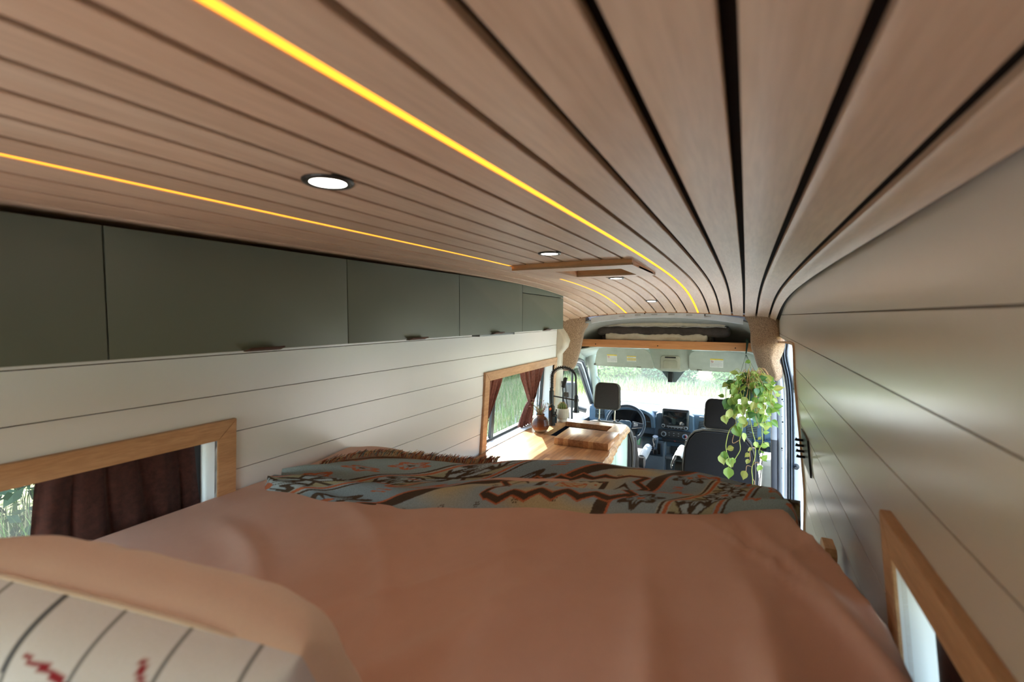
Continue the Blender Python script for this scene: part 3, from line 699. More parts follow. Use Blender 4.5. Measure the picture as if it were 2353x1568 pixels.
t = thing('bed_post', (.23, 1.57, FZ), 'small oak post at the foot of the bed against the right wall', 'post')
bm = B()
pts = [(1.52, FZ), (1.62, FZ), (1.62, -.675), (1.605, -.66), (1.535, -.66), (1.52, -.675)]
prism(bm, pts, 'x', .215, .245, .004); finish(bm, 'panel', OAK, t, 30)
# ------------------------------------------------------------ patterned throw
NEAR = [(-1.46, 1.0), (-1.42, .955), (-1.30, .955), (-1.15, .965), (-.97, .987), (-.64, 1.045), (-.35, 1.094), (-.22, 1.13), (-.10, 1.195), (0, 1.275), (.10, 1.33), (.16, 1.37), (.20, 1.40)]
FAR = [(-1.46, 1.06), (-1.40, 1.24), (-1.2, 1.33), (-1.0, 1.37), (-.85, 1.40), (-.75, 1.47), (-.6, 1.50), (.16, 1.50), (.20, 1.49)]
def cell(s, t, px, py): return (s/px-math.floor(s/px+.5))*px, (t/py-math.floor(t/py+.5))*py
BLUE = srgb((172, 192, 202)); BLUE2 = srgb((144, 170, 188)); BEIGE = srgb((202, 194, 160)); DARK = srgb((88, 76, 66)); ORA = srgb((200, 122, 90)); TEAL = srgb((126, 150, 138))
def tri(x, p): return abs(x/p-math.floor(x/p+.5))*2
def flower(a, b, r, pet, cin, cout):
    d = hypot(a, b); th = atan2(b, a); rr_ = r*(.78+.22*cos(pet*th))
    if d < r*.2: return cin
    if abs(d-rr_) < r*.17: return cout
    if d < rr_ and abs(sin(pet*th/2)) < .22: return cout
    return None
def pattern(s, t):
    n = .5+.5*mn.noise(Vector((s*14, t*14, 3)))
    base = tuple(a*(1-.5*n)+b*.5*n for a, b in zip(BLUE, BLUE2))
    k = mn.noise(Vector((s*5, t*9, 9))); k = max(0, min(1, k*2.4+.2))
    base = tuple(a*(1-k)+b*k for a, b in zip(base, BEIGE))
    c0 = -.45; ds, dt = abs(s-c0), abs(t)
    out = .215-.030*tri(t+.03, .06); half = .108-.018*tri(s-c0, .075)
    if ds < out and dt < half+.02:
        e = min(half+.02-dt, out-ds)
        if e < .005: return ORA
        if e < .022: return DARK
        if e < .026: return ORA
        a_, b_ = ds, dt
        if a_ < .042 and b_ < .030:
            if a_ > .038 or b_ > .0265: return ORA
            if abs(a_/.042-b_/.030) < .12 or abs(a_/.042+b_/.030-.6) < .08: return ORA
            return BEIGE
        if a_ < .085 and b_ < .045+.012*(1-tri(s-c0, .028)):
            if a_ > .078: return DARK if b_ < .05 else ORA
            q1 = cell(s-c0, t, .032, .03)
            if max(abs(q1[0]), abs(q1[1])) < .004: return ORA
            return tuple(min(1, x*1.12) for x in base)
        if a_ < .095 and b_ < .062: return DARK if b_ > .045 or a_ > .085 else base
        if .12 < a_ < .165 and b_ < .055*(1-abs(a_-.142)/.03): return DARK if b_ > .035*(1-abs(a_-.142)/.03) else base
        return base
    q = .41*(c0-s)+.91*t-.105 if s < c0+.05 else .90*(s-c0)-.41*t-.16
    if q < 0 and s > c0+.05 and t > 0: q = max(q, .91*t-.41*(s-c0)-.105)
    if .0 < q < .030: return DARK
    if .030 < q < .036: return ORA
    if .036 < q < .135:
        r0 = t*1.15
        c = cell(r0, q-.086, .125, 1); f = flower(c[0], c[1], .038, 6, ORA, DARK if int(math.floor(r0/.125+.5)) % 2 else ORA)
        if f: return f
        c = cell(r0+.0625, q-.075, .125, 1)
        if max(abs(c[0]), abs(c[1])) < .011 and abs(abs(c[0])-.005) < .0022: return ORA
        return tuple(a*.75+b*.25 for a, b in zip(BLUE2, base))
    if .138 < q < .144 or .262 < q < .268: return DARK
    if .149 < q < .157 or .249 < q < .257: return ORA
    if .160 < q < .246:
        c = cell(t, q-.203, .10, 1); f = flower(c[0], c[1], .040, 8, ORA, DARK)
        if f: return f
        d = abs(abs(c[0])*.9+abs(c[1])-.058)
        if d < .0028 or (abs(c[0]) > .046): return DARK
        return tuple(a*.4+b*.6 for a, b in zip(TEAL, BEIGE)) if abs(c[0])+abs(c[1]) > .06 else tuple(min(1, x*1.1) for x in BLUE)
    if q > .268:
        c = cell(t+.03, q-.31, .07, .09); f = flower(c[0], c[1], .022, 5, DARK, ORA)
        return f or tuple(a*.7+b*.3 for a, b in zip(BLUE, TEAL))
    if -.03 < q < 0 and tri(t, .07)*.03 > -q: return base
    c = cell(s, t, .11, .12)
    if hypot(*c) < .009 and abs(sin(3*atan2(c[1], c[0]))) < .7: return DARK
    return base
thr = thing('throw_blanket', (-.6, 1.25, -.5), 'blue and brown woven throw blanket with geometric flower pattern across the foot of the bed', 'blanket')
def thpos(u, v):
    x = -1.46+1.665*u; a = ipol(NEAR, x); b = ipol(FAR, x)
    a = (a+ipol(NEAR, x-.02)+ipol(NEAR, x+.02))/3; b = (b+ipol(FAR, x-.03)+ipol(FAR, x+.03))/3
    y = a+(b-a)*v
    z = bedz(x, min(y, BYF-.07)) if y < BYF-.02 else bedz(x, BYF-.07)
    w_ = sstep(0, .10, v)*sstep(0, .06, 1-v)
    # long folds running across the bed
    s = x*1.0; fo = .022*sin(2*pi*(v*1.9+.35*sin(s*2.2)+.2)+s*1.2)+.013*sin(2*pi*(v*3.3-.5*sin(s*3.1))-s*3)+.010*mn.noise(Vector((x*2.5, y*11, 5)))+.006*mn.noise(Vector((x*9, y*18, 8)))
    z += .006+w_*(.012+(.62-.28*sstep(-.6, -.2, x))*fo)-.022*sstep(-.45, .0, x)*sstep(.4, .9, v)
    z += .020*exp(-((x+.62)/.28)**2)*w_*0+.018*sstep(.45, .85, v)*exp(-((x+.13)/.10)**2)
    # tucked rounded near edge
    z -= .010*(1-sstep(0, .07, v))
    x2 = x+.010*sin(v*7+x*5)*w_
    return x2, y-.012*(1-sstep(0, .04, v))+.010*sin(x*9)*(1-v)*.6+.006*sin(x*23), z
bm = B(); nu, nv = 620, 190
V = grid(bm, nu, nv, thpos)
cl_ = bm.loops.layers.float_color.new('weave')
idx = {}
for i in range(nu+1):
    for j in range(nv+1):
        s = -1.46+1.665*i/nu; t_ = (j/nv-.34)*(.30+.14*sstep(-1.4, -.9, s))+.012*sin(s*5)
        c = pattern(s, t_); idx[V[i][j]] = (*c, 1)
for f in bm.faces:
    for l in f.loops: l[cl_] = idx[l.vert]
# hanging front fall over the foot of the bed
m = N('woven_throw'); at = m.n('ShaderNodeAttribute', attribute_name='weave'); nz = m.noise(m.coords(), 300, 3, .7)
m.color(m.mix(.5, at.outputs['Color'], m.ramp(nz, [(.35, (.55, .55, .53)), (.6, (1.0, 1.0, 1.0))]), 'MULTIPLY')); m.rough(.95, 0, .15)
wv = m.n('ShaderNodeTexWave', wave_type='BANDS', bands_direction='X'); wv.inputs['Scale'].default_value = 120; m.l(m.coords(), wv.inputs['Vector'])
m.bump(wv.outputs['Fac'], .35, .001); THM = m.m
finish(bm, 'woven_panel', THM, thr, 80)
bm = B(); n = 60
def fall(u, v):
    x = -.72+.87*u; y = BYF+.030+.012*sin(x*20)*v+.012*v; return (x+.02*v*sin(x*7), y, -.535-.40*v+.012*sin(x*11)*(1-v))
V2 = grid(bm, 120, 40, fall); cl_ = bm.loops.layers.float_color.new('weave')
for f in bm.faces:
    for l in f.loops: l[cl_] = (*pattern(l.vert.co.x, .29+(-.50-l.vert.co.z)), 1)
finish(bm, 'hanging_fall', THM, thr, 80)
rnd = random.Random(11)
FR = [plain('fringe_%d' % i, c, .95) for i, c in enumerate([(196, 168, 124), (92, 62, 52), (110, 124, 120), (168, 92, 66)])]
for fi in range(4):
    bm = B()
    for k in range(230):
        x = -1.42+.62*(k*4+fi)/920+rnd.uniform(-.001, .001); u = (x+1.46)/1.665; p = Vector(thpos(u, .995)); p.z = bedz(p.x, min(p.y, 1.4))+.014
        cl2 = mn.noise(Vector((x*22, 0, 0))); d = Vector((rnd.uniform(-.25, .25)+cl2, .8, .35+cl2*.9+rnd.uniform(0, .4))).normalized(); l = rnd.uniform(.02, .042)
        tube(bm, [p, p+d*l*.5+Vector((0, 0, .004)), p+d*l+Vector((0, .004, -.004))], [.0013, .0014, .0007], 4, cap=False)
    tag(finish(bm, 'fringe', FR[fi], thr, 0), kind='stuff')
bm = B(); tube(bm, [Vector(thpos((-1.43+.62*k/60+1.46)/1.665, .99))+Vector((0, 0, .003)) for k in range(61)], .0045, 6); finish(bm, 'hem', plain('brown_hem', (120, 88, 66), .95, bump=.4), thr)
# ------------------------------------------------------------ cushion
m = N('printed_cushion'); v = m.coords(); sx = m.n('ShaderNodeSeparateXYZ')
at = m.n('ShaderNodeAttribute', attribute_name='print'); nz = m.noise(v, 350, 3, .7)
m.color(m.mix(.25, at.outputs['Color'], m.ramp(nz, [(.3, (.8, .8, .8)), (.6, (1, 1, 1))]), 'MULTIPLY')); m.rough(.9, 0, .2); m.bump(nz, .3, .001)
t = thing('cushion', (-.55, .12, -.55), 'cream and white cushion with thin dark stripes and red marks at the lower left', 'cushion')
CR = srgb((240, 224, 214)); WH = srgb((222, 227, 238)); LN = srgb((92, 98, 108)); RD = srgb((150, 46, 58))  # WH: off-white cloth with the cool rear daylight tinted into its colour
CW, CH, CTK = .60, .33, .095
CMAT = Matrix.Translation((-.63, .255, -.437)) @ Matrix.Rotation(R(12), 4, 'Z') @ Matrix.Rotation(R(1), 4, 'Y') @ Matrix.Rotation(R(22), 4, 'X')
bm = B(); cl_ = bm.loops.layers.float_color.new('print')
cols = {}
for sd in (-1, 1):
    nu, nv = 150, 100
    def f(u, v):
        a, b = 2*u-1, -cos(pi*v)
        e = max(0, (1-a**4))**.5*max(0, (1-b**4))**.5
        pin = 1-.06*(a*a*b*b); wr = .006*mn.noise(Vector((a*6, b*3, sd)))*(1-e)*2*e**.5
        sag = 1-.04*(1-b*b)*abs(a)
        return CMAT @ Vector((a*CW/2*pin*sag, sd*(CTK*e**.8+wr*1.5), b*CH/2*pin))
    V = grid(bm, nu, nv, f)
    for i in range(nu+1):
        for j in range(nv+1):
            a = (i/nu-.5)*CW; b = -cos(pi*j/nv)*CH/2
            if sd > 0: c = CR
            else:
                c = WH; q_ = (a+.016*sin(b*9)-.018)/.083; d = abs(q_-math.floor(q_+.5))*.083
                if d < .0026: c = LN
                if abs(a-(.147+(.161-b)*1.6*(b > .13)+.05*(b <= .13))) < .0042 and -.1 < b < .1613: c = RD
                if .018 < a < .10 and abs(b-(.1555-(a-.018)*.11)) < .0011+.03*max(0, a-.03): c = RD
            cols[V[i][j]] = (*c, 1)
for f in bm.faces:
    for l in f.loops: l[cl_] = cols[l.vert]
bmesh.ops.remove_doubles(bm, verts=bm.verts, dist=.0008)
finish(bm, 'cover', m.m, t, 80)
bm = B(); pts = []
for k in range(101):
    q = 2*pi*k/100; a, b = cos(q), sin(q); mx_ = (abs(a)**7+abs(b)**7)**(1/7); a, b = a/mx_, b/mx_; pin = 1-.06*(a*a*b*b)
    pts.append(CMAT @ Vector((a*CW/2*pin*(1-.04*(1-b*b)*abs(a)), 0, b*CH/2*pin)))
tube(bm, pts, .0028, 6); finish(bm, 'seam', plain('cushion_seam', (214, 200, 190), .9), t)
# ------------------------------------------------------------ cab shell
cab = thing('wall_front', (XC, 4.6, -.5), None, None, None, 'structure')
# headliner / overhead storage recess
bm = B(); 
def hl(u, v):
    x = -1.50+1.72*u; d = abs(x-XC)/.86
    z = .02-.045*(d**2.4)-.34*v-.18*d**6*(1-v)
    return (x, 4.08+.66*sin(v*pi/2)**.8-.12*d**4, z)
grid(bm, 40, 16, hl); thicken(bm, .012); finish(bm, 'storage_recess', plain('recess_grey', (150, 152, 148), .8, bump=.15, bscale=900), cab, 60)
bm = B(); rr = []
for k in range(33):
    x = -1.26+1.24*k/32; d = abs(x-XC)/.62; y = 4.02; z = .040-.055*d*d
    rr.append([bm.verts.new(p) for p in ((x, y, z), (x, y+.004, z-.006), (x, y+.02, z-.045), (x, y+.035, z-.05), (x, y+.05, z-.045), (x, y+.05, z+.004))])
for a, b in zip(rr, rr[1:]):
    for k in range(6): bm.faces.new((a[k], b[k], b[(k+1) % 6], a[(k+1) % 6]))
bm.faces.new(rr[0][::-1]); bm.faces.new(rr[-1]); finish(bm, 'roof_bow', plain('primer_grey', (186, 188, 190), .5), cab, 40)
for x in (-.98, -.84, -.70, -.56, -.42, -.28):
    bm = B(); box(bm, (x, 4.030, .040-.055*((x-XC)/.62)**2-.024), (.05, .006, .012), .0028); finish(bm, 'pressed_slot', plain('primer_shade', (170, 172, 174), .5), cab, 40)
for x in (-.78, -.30):
    bm = B(); lathe(bm, [(.006, -.003), (.006, .003)], (x, 4.024, .040-.055*((x-XC)/.62)**2-.012), 12, 'y'); finish(bm, 'bolt_hole', BLACK, cab, 0)
bm = B(); rr = []       # ragged ply edge above the bow
for k in range(41):
    x = -1.36+1.40*k/40; rr.append([bm.verts.new(p) for p in ((x, 3.995, cz(x, 3.99)-.004), (x, 4.02, cz(x, 4.0)-.004), (x, 4.02, cz(x, 4)+.012), (x, 3.995, cz(x, 3.99)+.012))])
for a, b in zip(rr, rr[1:]):
    for k in range(4): bm.faces.new((a[k], b[k], b[(k+1) % 4], a[(k+1) % 4]))
bm.faces.new(rr[0][::-1]); bm.faces.new(rr[-1]); finish(bm, 'ply_edge', OAKE, cab, 40)
# cab roof lining above the visors, with side panels and A pillars
bm = B()
def rl(u, v):
    x = -1.52+1.78*u; d = abs(x-XC)/.88
    return (x, 4.30+.46*v, -.275-.05*v-.10*max(0, d-.75)*4*(.4+.6*v)-.02*d*d)
grid(bm, 36, 6, rl); thicken(bm, .01); finish(bm, 'cab_headliner', HEADL, cab, 60)
bm = B(); prism(bm, [(4.0, .10), (4.8, .06), (4.82, -.36), (4.74, -.36), (4.74, .0), (4.0, .06)], 'x', -1.6, .30); finish(bm, 'roof_front', CAR, cab, 0)
for sg, nm in ((-1, 'left'), (1, 'right')):
    X = lambda d: XC+sg*d
    bm = B(); tube(bm, [(X(.84), 4.70, -.30), (X(.86), 4.86, -.55), (X(.88), 5.05, -.84), (X(.90), 5.25, -1.12)], [.06, .052, .05, .06], 12, flat=1.3)
    finish(bm, 'a_pillar', HEADL, cab, 60)
    # header side panel over the door
    bm = B(); grid(bm, 10, 6, lambda u, v: (X(.80+.13*v+.02*sin(v*pi)), 4.0+.85*u, -.27-.23*v-.06*u*v)); thicken(bm, .012); finish(bm, 'side_headliner', HEADL, cab, 60)
# cab doors
def cabdoor(idx, sg):
    X = lambda d: XC+sg*d
    t = thing('door_%d' % idx, (X(.93), 4.6, -1.2), None, None, None, 'structure')
    bm = B(); prism(bm, [(4.02, -1.80), (5.30, -1.80), (5.30, -1.14), (4.02, -1.10)], 'x', X(.90), X(.98), .01); finish(bm, 'door_panel', DASHL, t, 30)
    bm = B(); tube(bm, [(X(.93), 4.06, -1.12), (X(.93), 4.07, -.60), (X(.925), 4.11, -.52), (X(.92), 4.2, -.49), (X(.915), 4.45, -.48), (X(.92), 4.56, -.50), (X(.925), 4.66, -.58), (X(.94), 5.16, -1.08)], .028, 8, flat=.8)
    finish(bm, 'frame_seal', RUB, t, 60)
    bm = B(); tube(bm, [(X(.90), 4.03, -1.10), (X(.90), 4.03, -.56), (X(.895), 4.09, -.47), (X(.885), 4.2, -.45), (X(.88), 4.48, -.445), (X(.885), 4.60, -.47), (X(.89), 4.71, -.56), (X(.91), 5.20, -1.06)], .017, 8)
    finish(bm, 'outer_seal', RUB, t, 60)
    bm = B(); tube(bm, [(X(.915), 4.05, -1.10), (X(.915), 4.05, -.58), (X(.91), 4.10, -.50), (X(.90), 4.2, -.47), (X(.895), 4.46, -.463), (X(.90), 4.58, -.485), (X(.905), 4.69, -.57), (X(.925), 5.18, -1.07)], .014, 8)
    finish(bm, 'painted_flange', CAR, t, 60)
    bm = B(); tube(bm, [(X(.93), 4.40, -1.12), (X(.93), 4.41, -.50)], .012, 6); finish(bm, 'window_divider', RUB, t, 60)
    bm = B(); bm.faces.new([bm.verts.new((X(.945), y, z)) for y, z in ((4.06, -1.11), (5.16, -1.11), (4.66, -.58), (4.56, -.5), (4.11, -.51), (4.07, -.6))]); finish(bm, 'pane', GLASS, t, 0)
    return t
cabdoor(2, -1); d3 = cabdoor(3, 1)
# exterior wing mirror on the driver side
t = thing('wing_mirror', (-1.85, 4.95, -.95), 'dark exterior wing mirror beyond the driver door window', 'mirror')
bm = B(); box(bm, (-1.80, 4.93, -.90), (.20, .10, .30), .035, 3); finish(bm, 'housing', BLKP, t)
bm = B(); tube(bm, [(-1.60, 4.98, -1.08), (-1.72, 4.95, -1.05)], .03, 8); finish(bm, 'arm', BLKP, t)
# windscreen and its surround
win4 = thing('window_4', (XC, 5.0, -.7), None, None, None, 'structure')
bm = B()
def wsf(u, v):
    x = -1.47+1.66*u; d = (x-XC)/.83; return (x, 4.80+.62*v-.10*d*d, -.34-.86*v)
grid(bm, 16, 6, wsf); finish(bm, 'pane', GLASSW, win4, 60)
bm = B(); rr = []
for u in [k/20 for k in range(21)]:
    p = Vector(wsf(u, 0)); rr.append([bm.verts.new(p+Vector(q)) for q in ((0, -.05, .05), (0, -.06, -.01), (0, .0, -.035), (0, .02, .05))])
for a, b in zip(rr, rr[1:]):
    for k in range(4): bm.faces.new((a[k], b[k], b[(k+1) % 4], a[(k+1) % 4]))
bm.faces.new(rr[0][::-1]); bm.faces.new(rr[-1]); finish(bm, 'header_rail', HEADL, win4, 60)
t = thing('hood', (XC, 5.9, -1.5), 'white van bonnet beyond the windscreen', 'bonnet')
bm = B(); grid(bm, 14, 10, lambda u, v: (XC-.92+1.84*u, 5.42+.85*v, -1.17-.10*v-.25*v**3-.10*(2*u-1)**4)); thicken(bm, .01); finish(bm, 'panel', CAR, t, 60)
# left B pillar: felt cover, cream plastic, belt
def felt(name, sg, secs, lab):
    """secs: list of (y,z,[(x,y) loop]) lofted"""
    bm = B(); rr = [[bm.verts.new((p[0], p[1], z if len(p) < 3 else p[2])) for p in lp] for z, lp in secs]
    for a, b in zip(rr, rr[1:]):
        n = len(a)
        for k in range(n): bm.faces.new((a[k], b[k], b[(k+1) % n], a[(k+1) % n]))
    bm.faces.new(rr[0][::-1]); bm.faces.new(rr[-1])
    return bm
def fc(xi, xo, y0, y1): return [(xo, y0), ((xi+xo)/2, y0), (xi, y0+.03), (xi, y1), (xo, y1)]
pl = thing('pillar_cover', (-1.42, 4.05, -.2), 'tan felt-wrapped pillar cover left of the shelf behind the driver', 'pillar cover', 'tan felt pillar covers')
sec = [(.065, [(-1.57, 3.90), (-1.50, 3.90), (-1.43, 3.96), (-1.30, 4.10, -.02), (-1.57, 4.10)]),
       (-.05, [(-1.57, 3.90), (-1.52, 3.90), (-1.45, 3.94), (-1.30, 4.09, -.07), (-1.57, 4.12)]),
       (-.16, [(-1.57, 3.86), (-1.53, 3.87), (-1.46, 3.93), (-1.345, 4.09), (-1.57, 4.14)]),
       (-.26, [(-1.58, 3.84), (-1.54, 3.86), (-1.44, 3.93), (-1.362, 4.09), (-1.58, 4.16)]),
       (-.36, [(-1.58, 3.90), (-1.545, 3.91), (-1.46, 3.95), (-1.385, 4.08), (-1.58, 4.14)]),
       (-.45, [(-1.58, 3.93), (-1.555, 3.94), (-1.49, 3.96), (-1.41, 4.07), (-1.58, 4.12)]),
       (-.50, [(-1.58, 3.95), (-1.56, 3.96), (-1.52, 3.98), (-1.44, 4.06), (-1.58, 4.10)])]
bm = felt('f', -1, sec, ''); bmesh.ops.recalc_face_normals(bm, faces=bm.faces)
bmesh.ops.subdivide_edges(bm, edges=list(bm.edges), cuts=2, use_grid_fill=True, smooth=.6); finish(bm, 'felt_body', FELT, pl, 80)
pr_ = thing('pillar_cover', (.10, 4.0, -.2), 'tan felt-wrapped pillar cover right of the shelf above the hanging plant', 'pillar cover', 'tan felt pillar covers')
sec = [(.045, [(.215, 3.86), (.16, 3.86), (.085, 3.93), (-.01, 4.03, .0), (.215, 4.06)]),
       (-.05, [(.215, 3.86), (.15, 3.87), (.09, 3.92), (.015, 4.03, -.05), (.215, 4.06)]),
       (-.15, [(.215, 3.84), (.17, 3.84), (.10, 3.90), (.035, 4.03), (.215, 4.06)]),
       (-.22, [(.200, 3.80), (.16, 3.80), (.075, 3.88), (.050, 4.03), (.20, 4.06)]),
       (-.30, [(.175, 3.82), (.15, 3.83), (.085, 3.90), (.072, 4.02), (.175, 4.06)]),
       (-.38, [(.195, 3.84), (.17, 3.85), (.105, 3.92), (.095, 4.02), (.20, 4.05)]),
       (-.44, [(.215, 3.86), (.19, 3.87), (.125, 3.93), (.112, 4.01), (.22, 4.04)]),
       (-.475, [(.205, 3.89), (.19, 3.90), (.15, 3.94), (.135, 4.0), (.21, 4.03)])]
bm = felt('f', 1, sec, ''); bmesh.ops.recalc_face_normals(bm, faces=bm.faces)
bmesh.ops.subdivide_edges(bm, edges=list(bm.edges), cuts=2, use_grid_fill=True, smooth=.6); finish(bm, 'felt_body', FELT, pr_, 80)
CREAMP = plain('cream_pillar_plastic', (206, 200, 186), .5)
bm = B(); secp = []
rr = []
for z, x in ((-.10, -1.50), (-.16, -1.46), (-.22, -1.435), (-.28, -1.45), (-.34, -1.50), (-.5, -1.515), (-.8, -1.525), (-1.2, -1.54), (-1.8, -1.54)):
    rr.append([bm.verts.new((q, y, z)) for q, y in ((x-.10, 3.785), (x, 3.785), (x+.018, 3.80), (x+.02, 3.86), (x, 4.0), (x-.1, 4.0))])
for a, b in zip(rr, rr[1:]):
    for k in range(6): bm.faces.new((a[k], b[k], b[(k+1) % 6], a[(k+1) % 6]))
bm.faces.new(rr[0][::-1]); bm.faces.new(rr[-1]); finish(bm, 'pillar_trim', CREAMP, cab, 50)
t = thing('seat_belt', (-1.45, 3.96, -.8), 'dark seat belt and buckle hanging on the left door pillar behind the faucet', 'seat belt')
bm = B(); pts = [(-1.475, 3.95, -.60), (-1.465, 3.94, -.68), (-1.46, 3.94, -.76), (-1.44, 3.95, -.90), (-1.43, 3.97, -1.2), (-1.42, 3.98, -1.6)]
tube(bm, pts, [.020]*6, 8, flat=.12); tube(bm, [(x-.03, y, z) for x, y, z in pts], [.018]*6, 8, flat=.12); finish(bm, 'webbing', plain('belt_webbing', (46, 48, 52), .8), t)
bm = B(); box(bm, (-1.475, 3.93, -.61), (.035, .03, .10), .01, 2, Matrix.Rotation(R(15), 3, 'Y')); finish(bm, 'guide', BLKP, t)
bm = B(); box(bm, (-1.455, 3.925, -.72), (.05, .02, .05), .008, 2); finish(bm, 'tongue', plain('grey_tongue', (90, 90, 92), .4, .5), t)
# right door jamb of the sliding door
jm = thing('trim_3', (.25, 3.97, -.9), None, None, None, 'structure')
JX = [(-1.84, .250), (-1.3, .238), (-.9, .226), (-.6, .214), (-.47, .200), (-.40, .186), (-.33, .168), (-.26, .158), (-.19, .172)]
def jx(z): return smt(JX, z, .05)
zz_ = [-1.84+(1.66)*k/44 for k in range(45)]
def jstrip(nm, a, b, y0, y1, mat, zlo=-9, zhi=9, rnd_=0):
    bm = B(); rr = []
    for z in zz_:
        if z < zlo or z > zhi: continue
        x = jx(z)
        if rnd_: rr.append([bm.verts.new((x+a+(b-a)*(.5-.5*cos(q)), y0+(y1-y0)*(1-sin(q)), z)) for q in [pi*k/8 for k in range(9)]])
        else: rr.append([bm.verts.new((x+p, q, z)) for p, q in ((a, y1), (a, y0+.004), (a+.004, y0), (b-.004, y0), (b, y0+.004), (b, y1))])
    n = len(rr[0])
    for p, q in zip(rr, rr[1:]):
        for k in range(n): bm.faces.new((p[k], q[k], q[(k+1) % n], p[(k+1) % n]))
    bm.faces.new(rr[0][::-1]); bm.faces.new(rr[-1]); return finish(bm, nm, mat, jm, 50)
jstrip('inner_trim', -.036, .004, 3.93, 4.0, GREYP, -.95, -.45); jstrip('lower_trim', -.036, .004, 3.93, 4.0, plain('dark_grey_trim', (66, 66, 72), .6), -1.84, -.93)
jstrip('painted_jamb', .002, .072, 3.92, 4.02, CAR, rnd_=1)
jstrip('rubber_seal', .068, .088, 3.90, 3.95, RUB, rnd_=1); jstrip('rubber_seal', .086, .104, 3.91, 3.95, plain('seal_grey', (84, 92, 104), .5), rnd_=1)
jstrip('rubber_seal', .102, .116, 3.92, 3.96, RUB, rnd_=1)
jstrip('outer_flange', .114, .22, 3.94, 4.0, CAR)
for k, (dx, z, r) in enumerate(((.040, -.62, .006), (.046, -.635, .003), (.036, -.75, .003), (.040, -.79, .006), (.036, -.88, .003), (.034, -.99, .006), (.036, -1.005, .003), (.034, -1.14, .003), (.04, -.30, .004))):
    bm = B(); x = jx(z)+dx; lathe(bm, [(r, -.004), (r, .004)], (x, 3.924, z), 12, 'y'); finish(bm, 'hole', BLACK, jm, 0)
bm = B(); box(bm, (jx(-.47)+.135, 3.932, -.50), (.024, .012, .13), .004); finish(bm, 'latch_plate', plain('zinc', (150, 154, 162), .35, .7), jm, 30)
for z in (-.475, -.50, -.535): bm = B(); box(bm, (jx(-.47)+.133, 3.925, z), (.012, .008, .016), .002); finish(bm, 'latch_slot', BLACK, jm, 0)
bm = B(); lathe(bm, [(.022, 0), (.022, -.006), (.010, -.01), (.008, -.035), (.012, -.037), (.012, -.045)], (jx(-1.12)+.125, 3.94, -1.12), 16, 'y'); finish(bm, 'striker', RUB, jm, 30)
# ------------------------------------------------------------ overhead shelf and what lies on it
t = thing('overhead_shelf', (XC, 4.4, -.30), 'orange-brown wooden board shelf spanning the cab above the sun visors', 'shelf')
bm = B(); box(bm, (-.665, 4.290, -.258), (1.66, .02, .072), .002, 2, None); finish(bm, 'front_board', SHELFW, t, 30)
bm = B(); box2(bm, (-1.47, 4.30, -.288), (.15, 4.72, -.270)); finish(bm, 'shelf_panel', HEADL, t, 0)
for x in (-1.29, -.71, -.075): bm = B(); lathe(bm, [(.0055, -.0012), (.0055, .001)], (x, 4.280, -.268), 12, 'y'); finish(bm, 'screw', BLACK, t, 0)
def soft(nm, x0, x1, y0, y1, z0, z1, mat, par, amp=.008, seed=0, r=.02, fq=9):
    bm = B(); vsx = box2(bm, (x0, y0, z0), (x1, y1, z1), min(r, (z1-z0)*.45), 3)
    bmesh.ops.subdivide_edges(bm, edges=[e for e in bm.edges if abs((e.verts[0].co-e.verts[1].co).x) > .3], cuts=70, use_grid_fill=True)
    bmesh.ops.subdivide_edges(bm, edges=[e for e in bm.edges if abs((e.verts[0].co-e.verts[1].co).y) > .1], cuts=6, use_grid_fill=True)
    for v in bm.verts:
        p = v.co; n1 = mn.noise(Vector((p.x*fq+p.z*25, p.y*6, seed))); n2 = mn.noise(Vector((p.x*fq*2.7-p.z*40, p.y*9, seed+5)))
        v.co = p+Vector((0, -n1*amp, n2*amp*.8+n1*amp*.5))
    return finish(bm, nm, mat, par, 80)
TARP = fabric('cream_tarp', (214, 204, 188), (200, 190, 172), nscale=12, bump=.2, r=.5); TARPD = fabric('dark_tarp', (78, 70, 66), (60, 54, 51), nscale=12, bump=.2, r=.45)
t = thing('folded_window_cover', (-.72, 4.5, -.2), 'cream and dark brown folded padded cover, upper and longer one on the overhead shelf', 'folded cover')
soft('cream_top', -1.31, -.155, 4.33, 4.62, -.094, -.050, TARP, t, .013, 1, .018)
soft('dark_side', -1.29, -.12, 4.325, 4.62, -.182, -.092, TARPD, t, .013, 2, .03)
bm = B(); tube(bm, [(-1.30+1.15*k/60, 4.322+.002*sin(k), -.094+.003*sin(k*.7)) for k in range(61)], .0028, 6); finish(bm, 'zip', plain('pale_zip', (206, 204, 200), .5), t)
t = thing('folded_cover', (-.75, 4.5, -.26), 'cream folded fabric cover, lower one directly on the overhead shelf board', 'folded cover')
soft('cream_fold', -1.21, -.30, 4.32, 4.62, -.232, -.160, TARP, t, .014, 3, .02)
soft('dark_fold', -1.26, -.26, 4.38, 4.64, -.245, -.172, TARPD, t, .006, 4, .02)
